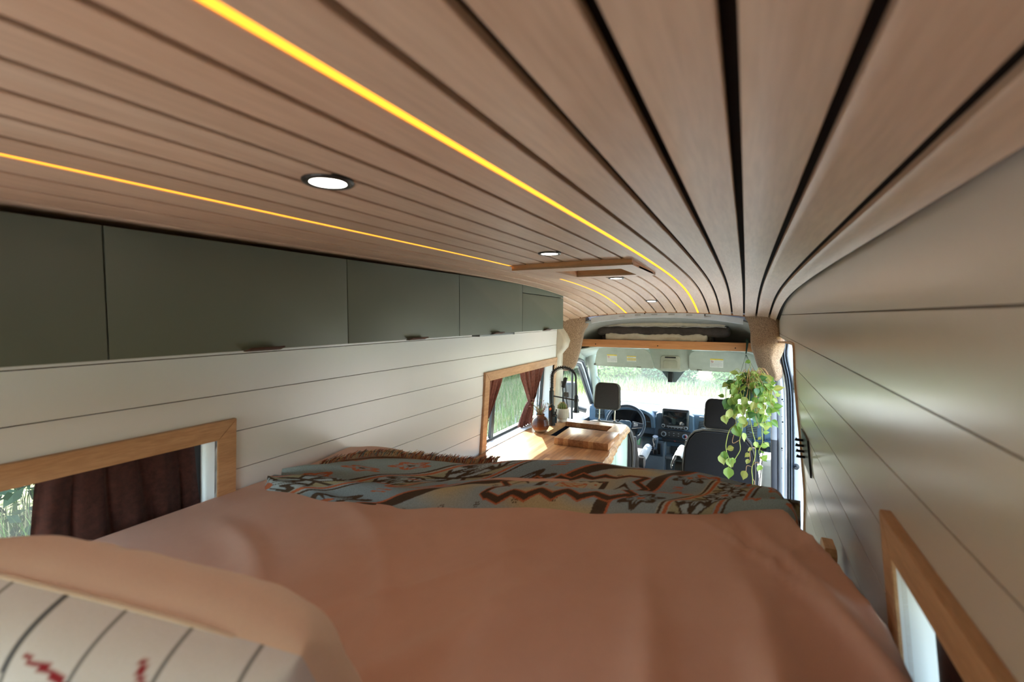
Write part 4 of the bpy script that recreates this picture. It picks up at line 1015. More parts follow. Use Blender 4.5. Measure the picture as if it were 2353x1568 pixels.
# strap and sun visors
t = thing('green_strap', (.02, 4.28, -.25), 'dark green cord looped round the right end of the overhead shelf board', 'cord')
bm = B()
for dx in (0, .006, -.006): tube(bm, [(.012+dx, 4.30, -.19), (.014+dx, 4.276, -.20), (.012+dx*.5, 4.272, -.25), (.006, 4.276, -.312), (.006, 4.30, -.312)], .004, 6)
GCORD = plain('green_cord', (36, 62, 50), .8); finish(bm, 'loop', GCORD, t)
YEL = plain('label_yellow', (232, 204, 60), .6); PAPER = plain('label_white', (228, 230, 226), .6); INK = plain('label_ink', (130, 134, 136), .7); REDI = plain('label_red', (200, 90, 80), .7)
def label(par, M_, x0, z0, x1, z1, kind):
    """printed caution sticker; M_ maps (x, depth, z) to the world"""
    def q(a, b, c, d, e, mat, nm):
        bm = B(); bm.faces.new([bm.verts.new(M_(x, e, z)) for x, z in ((a, b), (c, b), (c, d), (a, d))]); 
        r = bmesh.ops.extrude_face_region(bm, geom=list(bm.faces))
        for v in r['geom']:
            if isinstance(v, bmesh.types.BMVert): v.co.y += .0006
        return bm
    p = finish(q(x0, z0, x1, z1, .0012, 0, ''), 'sticker', PAPER, par, 0)
    h = z1-z0; w_ = x1-x0
    finish(q(x0, z1-h*.13, x1, z1, .0018, 0, ''), 'yellow_band', YEL, p, 0)
    bm = B(); 
    def ln(a, b, z, th=.0011):
        bm.faces.new([bm.verts.new(M_(x, .002, zz)) for x, zz in ((a, z), (b, z), (b, z+th), (a, z+th))])
    if kind == 0:
        for k in range(3): ln(x0+w_*.32, x0+w_*(.95-.1*(k == 2)), z1-h*(.24+.09*k))
        for k in range(8): ln(x0+w_*.05, x0+w_*(.95-.25*(k in (3, 7))), z1-h*(.52+.055*k))
        finish(bm, 'print_lines', INK, p, 0)
        bm = B(); c = (x0+w_*.17, z1-h*.32); tube(bm, [M_(c[0]+.010*cos(a), .002, c[1]+.010*sin(a)) for a in [2*pi*k/20 for k in range(21)]], .0012, 4)
        tube(bm, [M_(c[0]-.007, .002, c[1]+.007), M_(c[0]+.007, .002, c[1]-.007)], .0011, 4); finish(bm, 'warning_ring', REDI, p, 0)
        bm = B(); lathe(bm, [(.004, -.0004), (.004, .0004)], M_(c[0], .002, c[1]), 8, 'y'); finish(bm, 'pictogram', INK, p, 0)
    else:
        finish(q(x0, z0+h*.45, x1, z0+h*.58, .0018, 0, ''), 'yellow_band', YEL, p, 0); finish(q(x0, z0+h*.22, x1, z0+h*.33, .0018, 0, ''), 'yellow_band', YEL, p, 0)
        for k in range(3): ln(x0+w_*.3, x0+w_*.7, z1-h*(.2+.08*k))
        for k in range(2): ln(x0+w_*.05, x0+w_*.95, z0+h*(.38+.03*k)); ln(x0+w_*.05, x0+w_*.9, z0+h*(.08+.07*k))
        tube(bm, [M_(x0+w_*.1+.006*k, .002, z1-h*(.3-.04*(k % 2))) for k in range(4)], .0012, 4)
        finish(bm, 'print_lines', INK, p, 0)
def visor(x0, x1, lab, labels, cut):
    t = thing('sun_visor', ((x0+x1)/2, 4.5, -.42), lab, 'sun visor', 'grey sun visors')
    tl = R(14); M_ = lambda x, d, z: (x, 4.52-d*cos(tl)+(z+.34)*-sin(tl)*-.0-(z+.34)*.20, z)
    pts = rrect(x0, -.508, x1, -.318, [.02, .05, .02, .02] if cut < 0 else [.05, .05, .02, .02], 6)
    if cut > 0: pts = [(x+(.05*((-.318-z)/.19) if x > (x0+x1)/2 else -.045*((-.318-z)/.19)), z) for x, z in pts]
    bm = B(); va = [bm.verts.new(M_(x, 0, z)) for x, z in pts]; vb = [bm.verts.new(M_(x, -.022, z)) for x, z in pts]
    f1 = bm.faces.new(va); bm.faces.new(vb[::-1]); n = len(pts)
    for i in range(n): bm.faces.new((va[i], vb[i], vb[(i+1) % n], va[(i+1) % n]))
    bmesh.ops.bevel(bm, geom=list(f1.edges), offset=.007, segments=3, affect='EDGES'); finish(bm, 'padded_panel', VISOR, t, 50)
    for L in labels: label(t, M_, *L)
    cx = x1-.10 if cut > 0 else x0+.09; bm = B(); box(bm, M_(cx, .001, -.501), (.045, .010, .010), .003); finish(bm, 'clip', plain('clip_grey', (112, 112, 104), .5), t)
    if cut > 0: bm = B(); box(bm, M_(x0-.035, .004, -.492), (.02, .02, .02), .004); finish(bm, 'pivot', plain('clip_grey', (112, 112, 104), .5), t)
visor(-1.34, -.83, 'grey sun visor on the driver side with two yellow and white stickers', [(-1.245, -.463, -1.145, -.385, 0), (-1.045, -.448, -.955, -.392, 1)], 1)
visor(-.465, .14, 'grey sun visor on the passenger side with one yellow and white sticker', [(-.285, -.468, -.175, -.388, 0)], -1)
t = thing('overhead_console', (XC, 4.5, -.4), 'grey overhead console between the two sun visors', 'overhead console')
bm = B(); prism(bm, [(-.85, -.29), (-.44, -.29), (-.445, -.45), (-.47, -.505), (-.54, -.53), (-.72, -.53), (-.78, -.505), (-.805, -.45)], 'y', 4.56, 4.76, .01); finish(bm, 'body', VISOR, t, 50)
bm = B(); prism(bm, rrect(-.725, -.505, -.545, -.375, [.03, .03, .01, .01]), 'y', 4.545, 4.57, .006); finish(bm, 'lens_panel', plain('beige_panel', (176, 176, 160), .6), t, 50)
bm = B(); prism(bm, rrect(-.70, -.495, -.57, -.42, [.02, .02, .006, .006]), 'y', 4.539, 4.55, .004); finish(bm, 'inset', plain('beige_inset', (168, 168, 150), .6), t, 50)
bm = B(); prism(bm, rrect(-.685, -.398, -.585, -.386, .003), 'y', 4.538, 4.55, .001); finish(bm, 'display_slot', BLACK, t, 50)
t = thing('camera_housing', (XC, 4.75, -.57), 'dark grey wedge-shaped sensor housing with mirror mount at the top centre of the windscreen', 'mirror mount')
bm = B(); prism(bm, [(-.78, -.515), (-.50, -.515), (-.53, -.55), (-.605, -.655), (-.66, -.66), (-.745, -.55)], 'y', 4.74, 4.80, .008); finish(bm, 'wedge', plain('housing_grey', (96, 108, 112), .5), t, 40)
bm = B(); box(bm, (-.655, 4.725, -.605), (.05, .05, .10), .01); finish(bm, 'mirror_mount', BLKP, t)
t = thing('grab_handle', (-1.42, 4.8, -.7), 'grey grab handle on the left windscreen pillar', 'handle')
bm = B(); tube(bm, [(-1.43, 4.80, -.66), (-1.40, 4.78, -.68), (-1.415, 4.86, -.80), (-1.44, 4.90, -.82)], .014, 8); finish(bm, 'bar', HEADL, t)
# ------------------------------------------------------------ dashboard
SILV = plain('silver_trim', (168, 172, 178), .3, .6)
dash = thing('dashboard', (XC, 5.0, -1.2), 'dark blue-grey dashboard across the cab with vents, screen and controls', 'dashboard')
bm = B()
secp = [(5.42, -1.16), (5.10, -1.02), (4.95, -.985), (4.895, -.985), (4.875, -1.0), (4.86, -1.03), (4.865, -1.16), (4.84, -1.20), (4.82, -1.23), (4.84, -1.30), (4.92, -1.42), (5.35, -1.45)]
prism(bm, secp, 'x', -1.53, .25, .008); finish(bm, 'main_body', DASH, dash, 40)
bm = B(); prism(bm, [(4.80, -1.225), (4.87, -1.215), (4.87, -1.26), (4.81, -1.255)], 'x', -.95, .20, .006); finish(bm, 'lower_ledge', BLKP, dash, 40)
bm = B()   # instrument hood
prism(bm, [(-1.30, -1.14)]+[(-1.06+.255*cos(pi-pi*k/14), -1.06+.115*sin(pi*k/14)) for k in range(15)]+[(-.80, -1.14), (-.835, -1.14)]+[(-1.06+.215*cos(pi*k/14), -1.06+.085*sin(pi*k/14)) for k in range(15)]+[(-1.265, -1.14)], 'y', 4.74, 4.95, .006)
finish(bm, 'instrument_hood', DASH, dash, 40)
bm = B(); prism(bm, [(-1.27, -1.16)]+[(-1.06+.215*cos(pi-pi*k/14), -1.06+.085*sin(pi*k/14)) for k in range(15)]+[(-.84, -1.16)], 'y', 4.84, 4.87); finish(bm, 'instrument_cluster', plain('cluster_black', (14, 16, 20), .2), dash, 30)
bm = B(); prism(bm, [(-.800, -1.00), (-.77, -.985), (-.47, -.985), (-.44, -1.0), (-.425, -1.24), (-.45, -1.275), (-.80, -1.275), (-.825, -1.24)], 'y', 4.80, 4.88, .012); finish(bm, 'centre_stack', DASH, dash, 40)
bm = B(); box(bm, (-.610, 4.79, -1.035), (.262, .035, .205), .016, 3, Matrix.Rotation(R(-8), 3, 'X')); scr = finish(bm, 'touchscreen_unit', plain('screen_bezel', (34, 34, 36), .3), dash, 50)
bm = B(); box(bm, (-.612, 4.770, -1.022), (.232, .006, .135), .004, 2, Matrix.Rotation(R(-8), 3, 'X')); finish(bm, 'screen', plain('screen_glass', (12, 20, 24), .08), scr, 50)
bm = B(); box(bm, (-.612, 4.762, -1.108), (.15, .004, .006), .001); finish(bm, 'silver_bar', SILV, scr, 30)
for k in range(5): bm = B(); box(bm, (-.672+.03*k, 4.762, -1.121), (.012, .004, .005), .001); finish(bm, 'button', SILV, scr, 30)
def knob(x, y, z, r, par, face=None):
    bm = B(); lathe(bm, [(r, .012), (r, -.006), (r*.9, -.010), (r*.72, -.010), (r*.70, -.004), (.0005, -.004)], (x, y, z), 24, 'y'); k = finish(bm, 'knob', SILV, par, 40)
    bm = B(); lathe(bm, [(r*.62, -.003), (r*.6, -.012), (.0005, -.013)], (x, y, z), 20, 'y'); finish(bm, 'knob_cap', BLKP, k, 40)
    if face:
        for c, a0 in ((face[0], 100), (face[1], -60)):
            bm = B(); tube(bm, [(x+r*.6*cos(R(a0+q*12)), y-.0125, z+r*.6*sin(R(a0+q*12))) for q in range(12)], .0028, 5); finish(bm, 'colour_arc', c, k, 40)
knob(-.722, 4.765, -1.107, .018, scr); knob(-.505, 4.765, -1.112, .018, scr)
BLU = plain('blue_mark', (40, 110, 190), .5); REDM = plain('red_mark', (200, 40, 44), .5)
cp = None
bm = B(); prism(bm, rrect(-.775, -1.235, -.455, -1.150, .02), 'y', 4.775, 4.81, .006); cp = finish(bm, 'climate_panel', BLKP, dash, 40)
knob(-.718, 4.770, -1.193, .026, cp); knob(-.515, 4.770, -1.198, .026, cp, (BLU, REDM))
for i in range(3):
    for j in range(2): bm = B(); box(bm, (-.665+.045*i, 4.773, -1.178-.024*j), (.012, .003, .004), .001); finish(bm, 'button', SILV, cp, 30)
bm = B(); prism(bm, [(-.74, -1.245), (-.48, -1.245), (-.50, -1.275), (-.715, -1.275)], 'y', 4.785, 4.82, .004); hz = finish(bm, 'switch_bar', BLKP, dash, 40)
bm = B(); box(bm, (-.61, 4.783, -1.259), (.016, .003, .010), .001); finish(bm, 'hazard_button', plain('dim_red', (120, 44, 44), .5), hz, 30)
def vent_(x0, x1, z0, z1, n, y=4.852, sk=0):
    bm = B(); o = [(x0, z0), (x1, z0), (x1+sk, z1), (x0+sk, z1)]; prism(bm, o, 'y', y+.006, y+.02); v_ = finish(bm, 'air_vent', BLACK, dash, 0)
    for k in range(n):
        f = (k+.5)/n; z = z0+(z1-z0)*f; bm = B(); box2(bm, (x0+sk*f+.002, y-.006, z-.0028), (x1+sk*f-.002, y+.008, z+.0028)); finish(bm, 'louvre', DASHL, v_, 0)
    bm = B(); m_ = (x0+x1+sk)/2; zc = (z0+z1)/2; box(bm, (m_, y-.010, zc), (.04, .012, .012), .002); finish(bm, 'tab', DASHL, v_, 30)
vent_(-.925, -.845, -1.165, -1.035, 8); vent_(-.455+.06, -.375+.075, -1.175, -1.045, 8, sk=.02) if False else vent_(-.405, -.315, -1.175, -1.045, 8, sk=.016)
vent_(.03, .12, -1.17, -1.04, 8); vent_(-1.46, -1.36, -1.12, -1.02, 6)
for x in (-.885, -.355): bm = B(); box(bm, (x, 4.862, -1.005), (.075, .012, .010), .004); finish(bm, 'defrost_vent', SILV, dash, 30)
bm = B(); box2(bm, (-.93, 4.87, -1.80), (-.36, 5.3, -1.26), .03, 3); box2(bm, (-.93, 4.70, -1.80), (-.38, 5.1, -1.60), .04, 3); finish(bm, 'lower_console', DASHL, dash, 40)
bm = B(); prism(bm, [(4.78, -1.29), (4.88, -1.25), (4.92, -1.60), (4.74, -1.60)], 'x', -.93, -.70, .012); finish(bm, 'shift_pod', DASHL, dash, 40)
sp_ = None
bm = B(); box(bm, (-.785, 4.752, -1.345), (.13, .02, .17), .008, 2, Matrix.Rotation(R(10), 3, 'X')); sp_ = finish(bm, 'shift_gate', plain('gate_grey', (52, 64, 76), .4), dash, 40)
bm = B(); box(bm, (-.765, 4.738, -1.345), (.05, .012, .12), .004, 2, Matrix.Rotation(R(10), 3, 'X')); finish(bm, 'gate_slot', BLACK, sp_, 40)
for k in range(4): bm = B(); box(bm, (-.825, 4.741-.003*k, -1.31-.02*k), (.006, .003, .009), .001); finish(bm, 'gear_mark', PAPER, sp_, 0)
bm = B(); prism(bm, rrect(-.66, -1.42, -.47, -1.31, .02), 'y', 4.861, 4.875); finish(bm, 'cubby', BLKP, dash, 30)
bm = B(); box2(bm, (-.70, 4.76, -1.45), (-.40, 4.95, -1.42), .01); lathe(bm, [(.05, -1.42), (.05, -1.415), (.042, -1.415), (.04, -1.43)], (-.60, 4.84, 0), 24); finish(bm, 'cup_tray', DASHL, dash, 40)
bm = B(); prism(bm, [(4.78, -1.165), (4.90, -1.165), (4.90, -1.19), (4.79, -1.19)], 'x', .09, .24, .005); lathe(bm, [(.045, -1.165), (.045, -1.155), (.036, -1.155), (.034, -1.17)], (.17, 4.84, 0), 24); finish(bm, 'side_tray', DASH, dash, 40)
bm = B(); tube(bm, [(-.79, 4.74, -1.36), (-.785, 4.66, -1.32)], .012, 8); tube(bm, [(-.785, 4.70, -1.33), (-.78, 4.665, -1.28), (-.775, 4.63, -1.225), (-.773, 4.615, -1.19)], [.018, .019, .030, .026], 12, flat=.8)
sh = thing('gear_lever', (-.785, 4.7, -1.36), 'grey gear lever with silver inlay on the centre console', 'gear lever')
finish(bm, 'grip', plain('lever_grey', (70, 84, 98), .35), sh, 60)
bm = B(); tube(bm, [(-.782, 4.652, -1.285), (-.777, 4.607, -1.215), (-.775, 4.597, -1.20)], [.006, .017, .012], 10, flat=.5); finish(bm, 'silver_inlay', SILV, sh, 60)
bm = B(); tube(bm, [(-.79, 4.745, -1.39), (-.786, 4.70, -1.33)], [.028, .016], 10); finish(bm, 'boot', BLACK, sh, 60)
# steering wheel
sw = thing('steering_wheel', (-1.05, 4.52, -1.07), 'dark blue-grey steering wheel in front of the driver seat', 'steering wheel')
SM = Matrix.Translation((-1.05, 4.53, -1.075)) @ Matrix.Rotation(R(-24), 4, 'X')
def tf(bm): bmesh.ops.transform(bm, matrix=SM, verts=bm.verts); return bm
LEA = plain('wheel_leather', (44, 56, 68), .35, bump=.1)
bm = B(); tube(bm, [(.185*cos(2*pi*k/48), 0, .185*sin(2*pi*k/48)) for k in range(49)], .0155, 12, cap=False); bmesh.ops.remove_doubles(bm, verts=bm.verts, dist=.0005); finish(tf(bm), 'rim', LEA, sw, 80)
bm = B(); prism(bm, rrect(-.06, -.05, .06, .03, .025), 'y', -.03, .02, .01); finish(tf(bm), 'hub', DASH, sw, 50)
for s_ in (-1, 1): bm = B(); prism(bm, [(s_*.07, .03), (s_*.178, .015), (s_*.178, -.02), (s_*.07, -.04)], 'y', -.012, .01, .004); finish(tf(bm), 'spoke', LEA, sw, 50); bm = B(); prism(bm, [(s_*.085, .015), (s_*.125, .01), (s_*.125, -.015), (s_*.085, -.025)], 'y', -.02, -.012, .002); finish(tf(bm), 'button_pad', SILV, sw, 50)
bm = B(); prism(bm, [(-.03, -.05), (.03, -.05), (.022, -.18), (-.022, -.18)], 'y', -.008, .01, .003); finish(tf(bm), 'spoke', SILV, sw, 50)
bm = B(); tube(bm, [(-1.05, 4.56, -1.09), (-1.05, 4.86, -1.22)], [.05, .06], 16); finish(bm, 'column', BLKP, sw, 50)
for s_, zz in ((1, -1.075), (-1, -1.08)): bm = B(); tube(bm, [(-1.05+s_*.05, 4.60, -1.10), (-1.05+s_*.19, 4.585, zz)], [.008, .011], 8); finish(bm, 'stalk', BLKP, sw, 50)
t = thing('key', (-.955, 4.66, -1.2), 'ignition key with green and clear tag hanging beside the steering column', 'key')
bm = B(); tube(bm, [(-.955, 4.70, -1.20), (-.945, 4.64, -1.205)], .004, 8); lathe(bm, [(.012, -.004), (.012, .004)], (-.94, 4.63, -1.205), 12, 'y'); finish(bm, 'blade', CHROME, t)
bm = B(); tube(bm, [(-.94+.010*cos(a), 4.63, -1.215+.010*sin(a)) for a in [2*pi*k/16 for k in range(17)]], .0015, 5); finish(bm, 'ring', CHROME, t)
bm = B(); box(bm, (-.938, 4.63, -1.262), (.030, .006, .075), .003, 2, Matrix.Rotation(R(6), 3, 'Y')); tg = finish(bm, 'tag', plain('green_tag', (58, 176, 88), .4), t)
bm = B(); box(bm, (-.937, 4.626, -1.262), (.018, .003, .058), .001, 2, Matrix.Rotation(R(6), 3, 'Y')); finish(bm, 'clear_window', plain('tag_window', (170, 196, 176), .2), tg)
# ------------------------------------------------------------ seats
def seat(cx, y, cat_lab, mat, matb, hz, posts, top, sill=.26):
    t = thing('cab_seat', (cx, y+.25, FZ), cat_lab, 'seat', 'cab seats')
    M_ = Matrix.Translation((cx, y, top)) @ Matrix.Rotation(R(-7), 4, 'X')
    def T(bm): bmesh.ops.transform(bm, matrix=M_, verts=bm.verts); return bm
    w_ = .262
    out = []
    for k in range(61):
        a = k/60
        pass
    prof = [(-w_*.86, -.80), (-w_*.98, -.55), (-w_, -.30), (-w_*.965, -.16), (-w_*.86, -.075), (-w_*.70, -.025), (-w_*.45, -.004), (0, 0), (w_*.45, -.004), (w_*.70, -.025), (w_*.86, -.075), (w_*.965, -.16), (w_, -.30), (w_*.98, -.55), (w_*.86, -.80)]
    bm = B(); prism(bm, prof, 'y', 0, .10, .022); finish(T(bm), 'backrest', mat, t, 50)
    bm = B(); prism(bm, [(x*.93, z*.985-.018) for x, z in prof], 'y', -.018, .004, .008); bp = finish(T(bm), 'rear_panel', matb, t, 50)
    bm = B(); tube(bm, [M_ @ Vector((x*.975, -.004, z*.99-.006)) for x, z in prof], .0035, 6); finish(bm, 'piping', SEAMF, t, 50)
    for s_ in (-1, 1): bm = B(); tube(bm, [(s_*w_*.86, .10, -.12), (s_*w_*.92, .13, -.35), (s_*w_*.9, .13, -.62)], [.03, .045, .04], 10); finish(T(bm), 'bolster', mat, t, 60)
    hw, hh = .118, .235; bm = B(); hp_ = rrect(-hw, posts, hw, posts+hh, [.05, .05, .035, .035], 7); hp_ = [(x*(1-.10*((z-posts)/hh)), z) for x, z in hp_]
    prism(bm, hp_, 'y', .01, .095, .022); hd = finish(T(bm), 'headrest', mat, t, 50)
    bm = B(); tube(bm, [M_ @ Vector((x*.97, .014, z)) for x, z in hp_+hp_[:1]], .003, 6); finish(bm, 'piping', SEAMF, hd, 50)
    if posts > .02:
        for s_ in (-1, 1): bm = B(); tube(bm, [(s_*.07, .05, -.03), (s_*.07, .05, posts+.02)], .006, 10); finish(T(bm), 'headrest_post', CHROME, t, 60)
        for s_ in (-1, 1): bm = B(); lathe(bm, [(.014, -.004), (.014, .006), (.008, .008)], (s_*.07, .05, 0), 12); finish(T(bm), 'post_collar', BLKP, t, 60)
    bm = B(); box(bm, (cx, y+.32, top-.55), (.50, .50, .16), .05, 4); finish(bm, 'seat_cushion', mat, t, 50)
    bm = B(); box2(bm, (cx-.2, y+.12, FZ+.001), (cx+.2, y+.50, top-.62), .01); finish(bm, 'pedestal', BLKP, t, 40)
    return t, M_
ds, DM = seat(-1.09, 3.93, 'charcoal driver seat with headrest raised on chrome posts', SEATF, SEATF, .25, .105, -.93)
ps, PM = seat(-.165, 3.84, 'black passenger seat seen from behind, partly covered by the hanging plant', SEATB, SEATB, .25, .006, -.885)
ARM = plain('armrest_vinyl', (120, 128, 136), .6, bump=.3); ARMD = plain('armrest_hinge', (30, 28, 30), .6)
def armrest(par, x, y, z):
    bm = B(); tube(bm, [(x, y, z), (x, y+.10, z+.012), (x, y+.30, z+.025), (x, y+.34, z+.02)], [.034, .038, .034, .02], 12, flat=1.1); a = finish(bm, 'armrest', ARM, par, 60)
    bm = B(); lathe(bm, [(.045, -.028), (.05, -.024), (.05, .024), (.045, .028)], (x, y-.01, z-.025), 24, 'x'); finish(bm, 'hinge_cover', ARMD, a, 40)
armrest(ds, -.795, 4.07, -1.265); armrest(ps, -.470, 3.98, -1.24)
t = thing('fleece_cover', (-.475, 3.92, -1.2), 'white ragged fleece over the armrest on the left of the passenger seat', 'cover')
bm = B(); grid(bm, 16, 24, lambda u, v: (-.475+(.052+.012*mn.noise(Vector((u*9, v*9, 1))))*cos(pi*u), 3.93+.32*v, -1.205+(.055+.014*mn.noise(Vector((u*7, v*13, 4))))*sin(pi*u)-.05*(1-sin(pi*u))-.06*abs(mn.noise(Vector((u*20, v*20, 2))))*(1-sin(pi*u)))); thicken(bm, .004)
finish(bm, 'fleece', plain('white_fleece', (236, 234, 230), .95, bump=.8, bscale=200), t, 80)
t = thing('door_pocket_bin', (.20, 4.3, FZ), 'pale grey rounded plastic bin between the passenger seat and the right door', 'bin')
bm = B(); box(bm, (.20, 4.34, -1.52), (.13, .24, .62), .045, 5); finish(bm, 'body', plain('pale_grey_bin', (190, 196, 194), .5), t, 60)
bm = B(); box(bm, (.20, 4.34, -1.205), (.134, .245, .075), .036, 5); finish(bm, 'lid', plain('white_lid', (228, 230, 228), .4), t, 60)
t = thing('hanging_cable', (.10, 4.05, -1.0), 'thin black cable hanging behind the passenger seat near the right door', 'cable')
bm = B(); tube(bm, [(.150, 4.06, -.80), (.147, 4.05, -1.0), (.135, 4.04, -1.2), (.12, 4.03, -1.4), (.115, 4.03, -1.7)], .0035, 6); lathe(bm, [(.010, -.86), (.012, -.85), (.010, -.84)], (.149, 4.057, 0), 12); finish(bm, 'cord', BLKP, t)
# ------------------------------------------------------------ hanging plant
PX, PY, PZ = .035, 3.62, -.52
t = thing('hanging_pot', (PX, PY, PZ-.08), 'dark green round hanging pot on thin cords below the right end of the shelf', 'hanging pot')
bm = B(); lathe(bm, [(.04, -.075), (.06, -.07), (.078, -.035), (.084, .01), (.083, .045), (.080, .045), (.078, .02), (.002, .02)], (PX, PY, PZ), 36); finish(bm, 'pot', plain('green_pot', (40, 70, 58), .35), t, 50)
bm = B(); lathe(bm, [(.079, .02), (.05, .034), (.002, .038)], (PX, PY, PZ), 24); finish(bm, 'soil', plain('soil', (92, 66, 50), .95), t, 50)
hk = Vector((.008, 4.27, -.315)); hk = Vector((.012, 3.66, -.30))
t2 = t
top_ = Vector((.006, 4.272, -.318))
for a in (200, 300, 20, 110):
    e = Vector((PX+.083*cos(R(a)), PY+.083*sin(R(a)), PZ+.043)); bm = B(); tube(bm, [e, top_], .0012, 5); finish(bm, 'cord', GCORD, t, 60)
plant = thing('trailing_philodendron', (PX, PY, PZ), 'trailing heart-leaf philodendron with variegated green and yellow leaves in the hanging pot', 'plant')
LM = []
for i, (c, c2) in enumerate([((112, 142, 56), (150, 176, 82)), ((84, 122, 48), (120, 150, 66)), ((148, 168, 86), (186, 196, 116)), ((120, 128, 60), (168, 162, 84)), ((64, 104, 54), (92, 130, 70))]):
    m = N('leaf_%d' % i); at = m.n('ShaderNodeAttribute', attribute_name='vein'); m.color(m.mix(at.outputs['Fac'], srgb(c), srgb(c2)))
    m.rough(.35); m.b.inputs['Transmission Weight'].default_value = 0
    tr_ = m.n('ShaderNodeBsdfTranslucent'); tr_.inputs[0].default_value = (*[x*1.1 for x in srgb(c2)], 1); mx = m.n('ShaderNodeMixShader'); mx.inputs[0].default_value = .35
    out = m.t.nodes['Material Output']; m.l(m.b.outputs[0], mx.inputs[1]); m.l(tr_.outputs[0], mx.inputs[2]); m.l(mx.outputs[0], out.inputs[0]); LM.append(m.m)
def leafmesh(mat, fold):
    bm = B(); W = [0, .62, .93, 1.0, .93, .76, .55, .32, .13, 0]; cl_ = bm.loops.layers.float_color.new('vein'); rows = []
    for k, w_ in enumerate(W):
        y = k/9; row = []
        for s_ in (-1, -.5, 0, .5, 1):
            x = s_*w_*.40; yy = y-(.12*abs(s_) if k < 3 else 0)-.0; z = abs(x)*fold-.18*y*y
            row.append(bm.verts.new((x, yy, z)))
        rows.append(row)
    for a, b in zip(rows, rows[1:]):
        for j in range(4): bm.faces.new((a[j], a[j+1], b[j+1], b[j]))
    bmesh.ops.remove_doubles(bm, verts=bm.verts, dist=.001)
    for f in bm.faces:
        for l in f.loops: q = max(0, 1-abs(l.vert.co.x)/.16); l[cl_] = (q, q, q, 1)
    me = bpy.data.meshes.new('leaf'); bm.to_mesh(me); bm.free(); me.materials.append(mat); me.polygons.foreach_set('use_smooth', [True]*len(me.polygons)); return me
LMS = [leafmesh(mm, f) for mm in LM for f in (.25, .6)]
VINE = plain('vine_green', (160, 168, 72), .5); VINB = plain('vine_brown', (176, 130, 84), .5)
rnd = random.Random(21); nleaf = 0
def leaf(p, dirv, size, mi=None):
    global nleaf
    me = LMS[mi if mi is not None else rnd.choice([0, 1, 2, 3, 0, 1, 4, 5, 6, 7, 8, 9])]
    o = bpy.data.objects.new('leaf', me); COL.objects.link(o)
    y = Vector(dirv).normalized(); vw = Vector((rnd.uniform(-.5, .5)-p[0]*.3, -1, rnd.uniform(.0, .9))); z = (vw-y*vw.dot(y))
    z = z.normalized() if z.length > .05 else Vector((0, -1, 0)); x = y.cross(z); M_ = Matrix((x, y, z)).transposed().to_4x4()
    M_ = Matrix.Translation(p) @ M_ @ Matrix.Rotation(rnd.uniform(-.6, .6), 4, 'Y') @ Matrix.Diagonal((size, size, size, 1))
    setpar(o, plant); o.matrix_basis = M_; nleaf += 1
# crown
def vine(pts, mat, r=.0022, leaves=(), auto=0, size=.04):
    P = [Vector(p) for p in pts]; sm = []
    for i in range(len(P)-1):
        p0 = P[max(0, i-1)]; p1, p2 = P[i], P[i+1]; p3 = P[min(len(P)-1, i+2)]
        for k in range(6):
            u = k/6; sm.append(.5*((2*p1)+(p2-p0)*u+(2*p0-5*p1+4*p2-p3)*u*u+(3*p1-p0-3*p2+p3)*u**3))
    sm.append(P[-1]); bm = B(); tube(bm, sm, r, 6); finish(bm, 'vine', mat, plant, 60)
    for k in range(auto):
        p = sm[int((k+.5)/auto*(len(sm)-1))]; a = rnd.uniform(0, 2*pi); d = Vector((cos(a), rnd.uniform(-.7, .2), rnd.uniform(-1.2, .1))); s = size*rnd.uniform(.6, 1.25)
        q = p+d.normalized()*s*.5; bm = B(); tube(bm, [p, (p+q)/2+Vector((0, 0, .006)), q], .0011, 4); finish(bm, 'petiole', mat, plant, 60)
        leaf(q, Vector((d.x, d.y*.4, -.8 if rnd.random() < .7 else .2)), s)
for k in range(60):
    a = rnd.uniform(0, 2*pi); h = rnd.uniform(.02, .11); rr_ = rnd.uniform(.05, .15); e = Vector((PX+rr_*cos(a), PY+rr_*sin(a)*.9, PZ+.03+h*rnd.uniform(-.3, 1)))
    vine([(PX+.03*cos(a), PY+.03*sin(a), PZ+.03), (PX+.6*rr_*cos(a), PY+.6*rr_*sin(a), PZ+.05+h), e, e+Vector((.02*cos(a), .02*sin(a), -.05))], rnd.choice([VINE, VINB]), .0014, auto=2, size=.052)
for k in range(30):
    a = rnd.uniform(0, 2*pi) if k < 20 else rnd.uniform(-1.2, .8); rr_ = rnd.uniform(.08, .15); L = rnd.uniform(.10, .27); bx = PX+rr_*cos(a); by = PY+rr_*sin(a)
    if bx < PX-.02: L *= .75
    vine([(PX+.05*cos(a), PY+.05*sin(a), PZ+.04), (bx, by, PZ+.05), (bx+rnd.uniform(-.02, .02), by, PZ-L*.5), (bx+rnd.uniform(-.03, .03), by, PZ-L)], rnd.choice([VINE, VINE, VINB]), .0017, auto=int(3+L*16), size=.050)
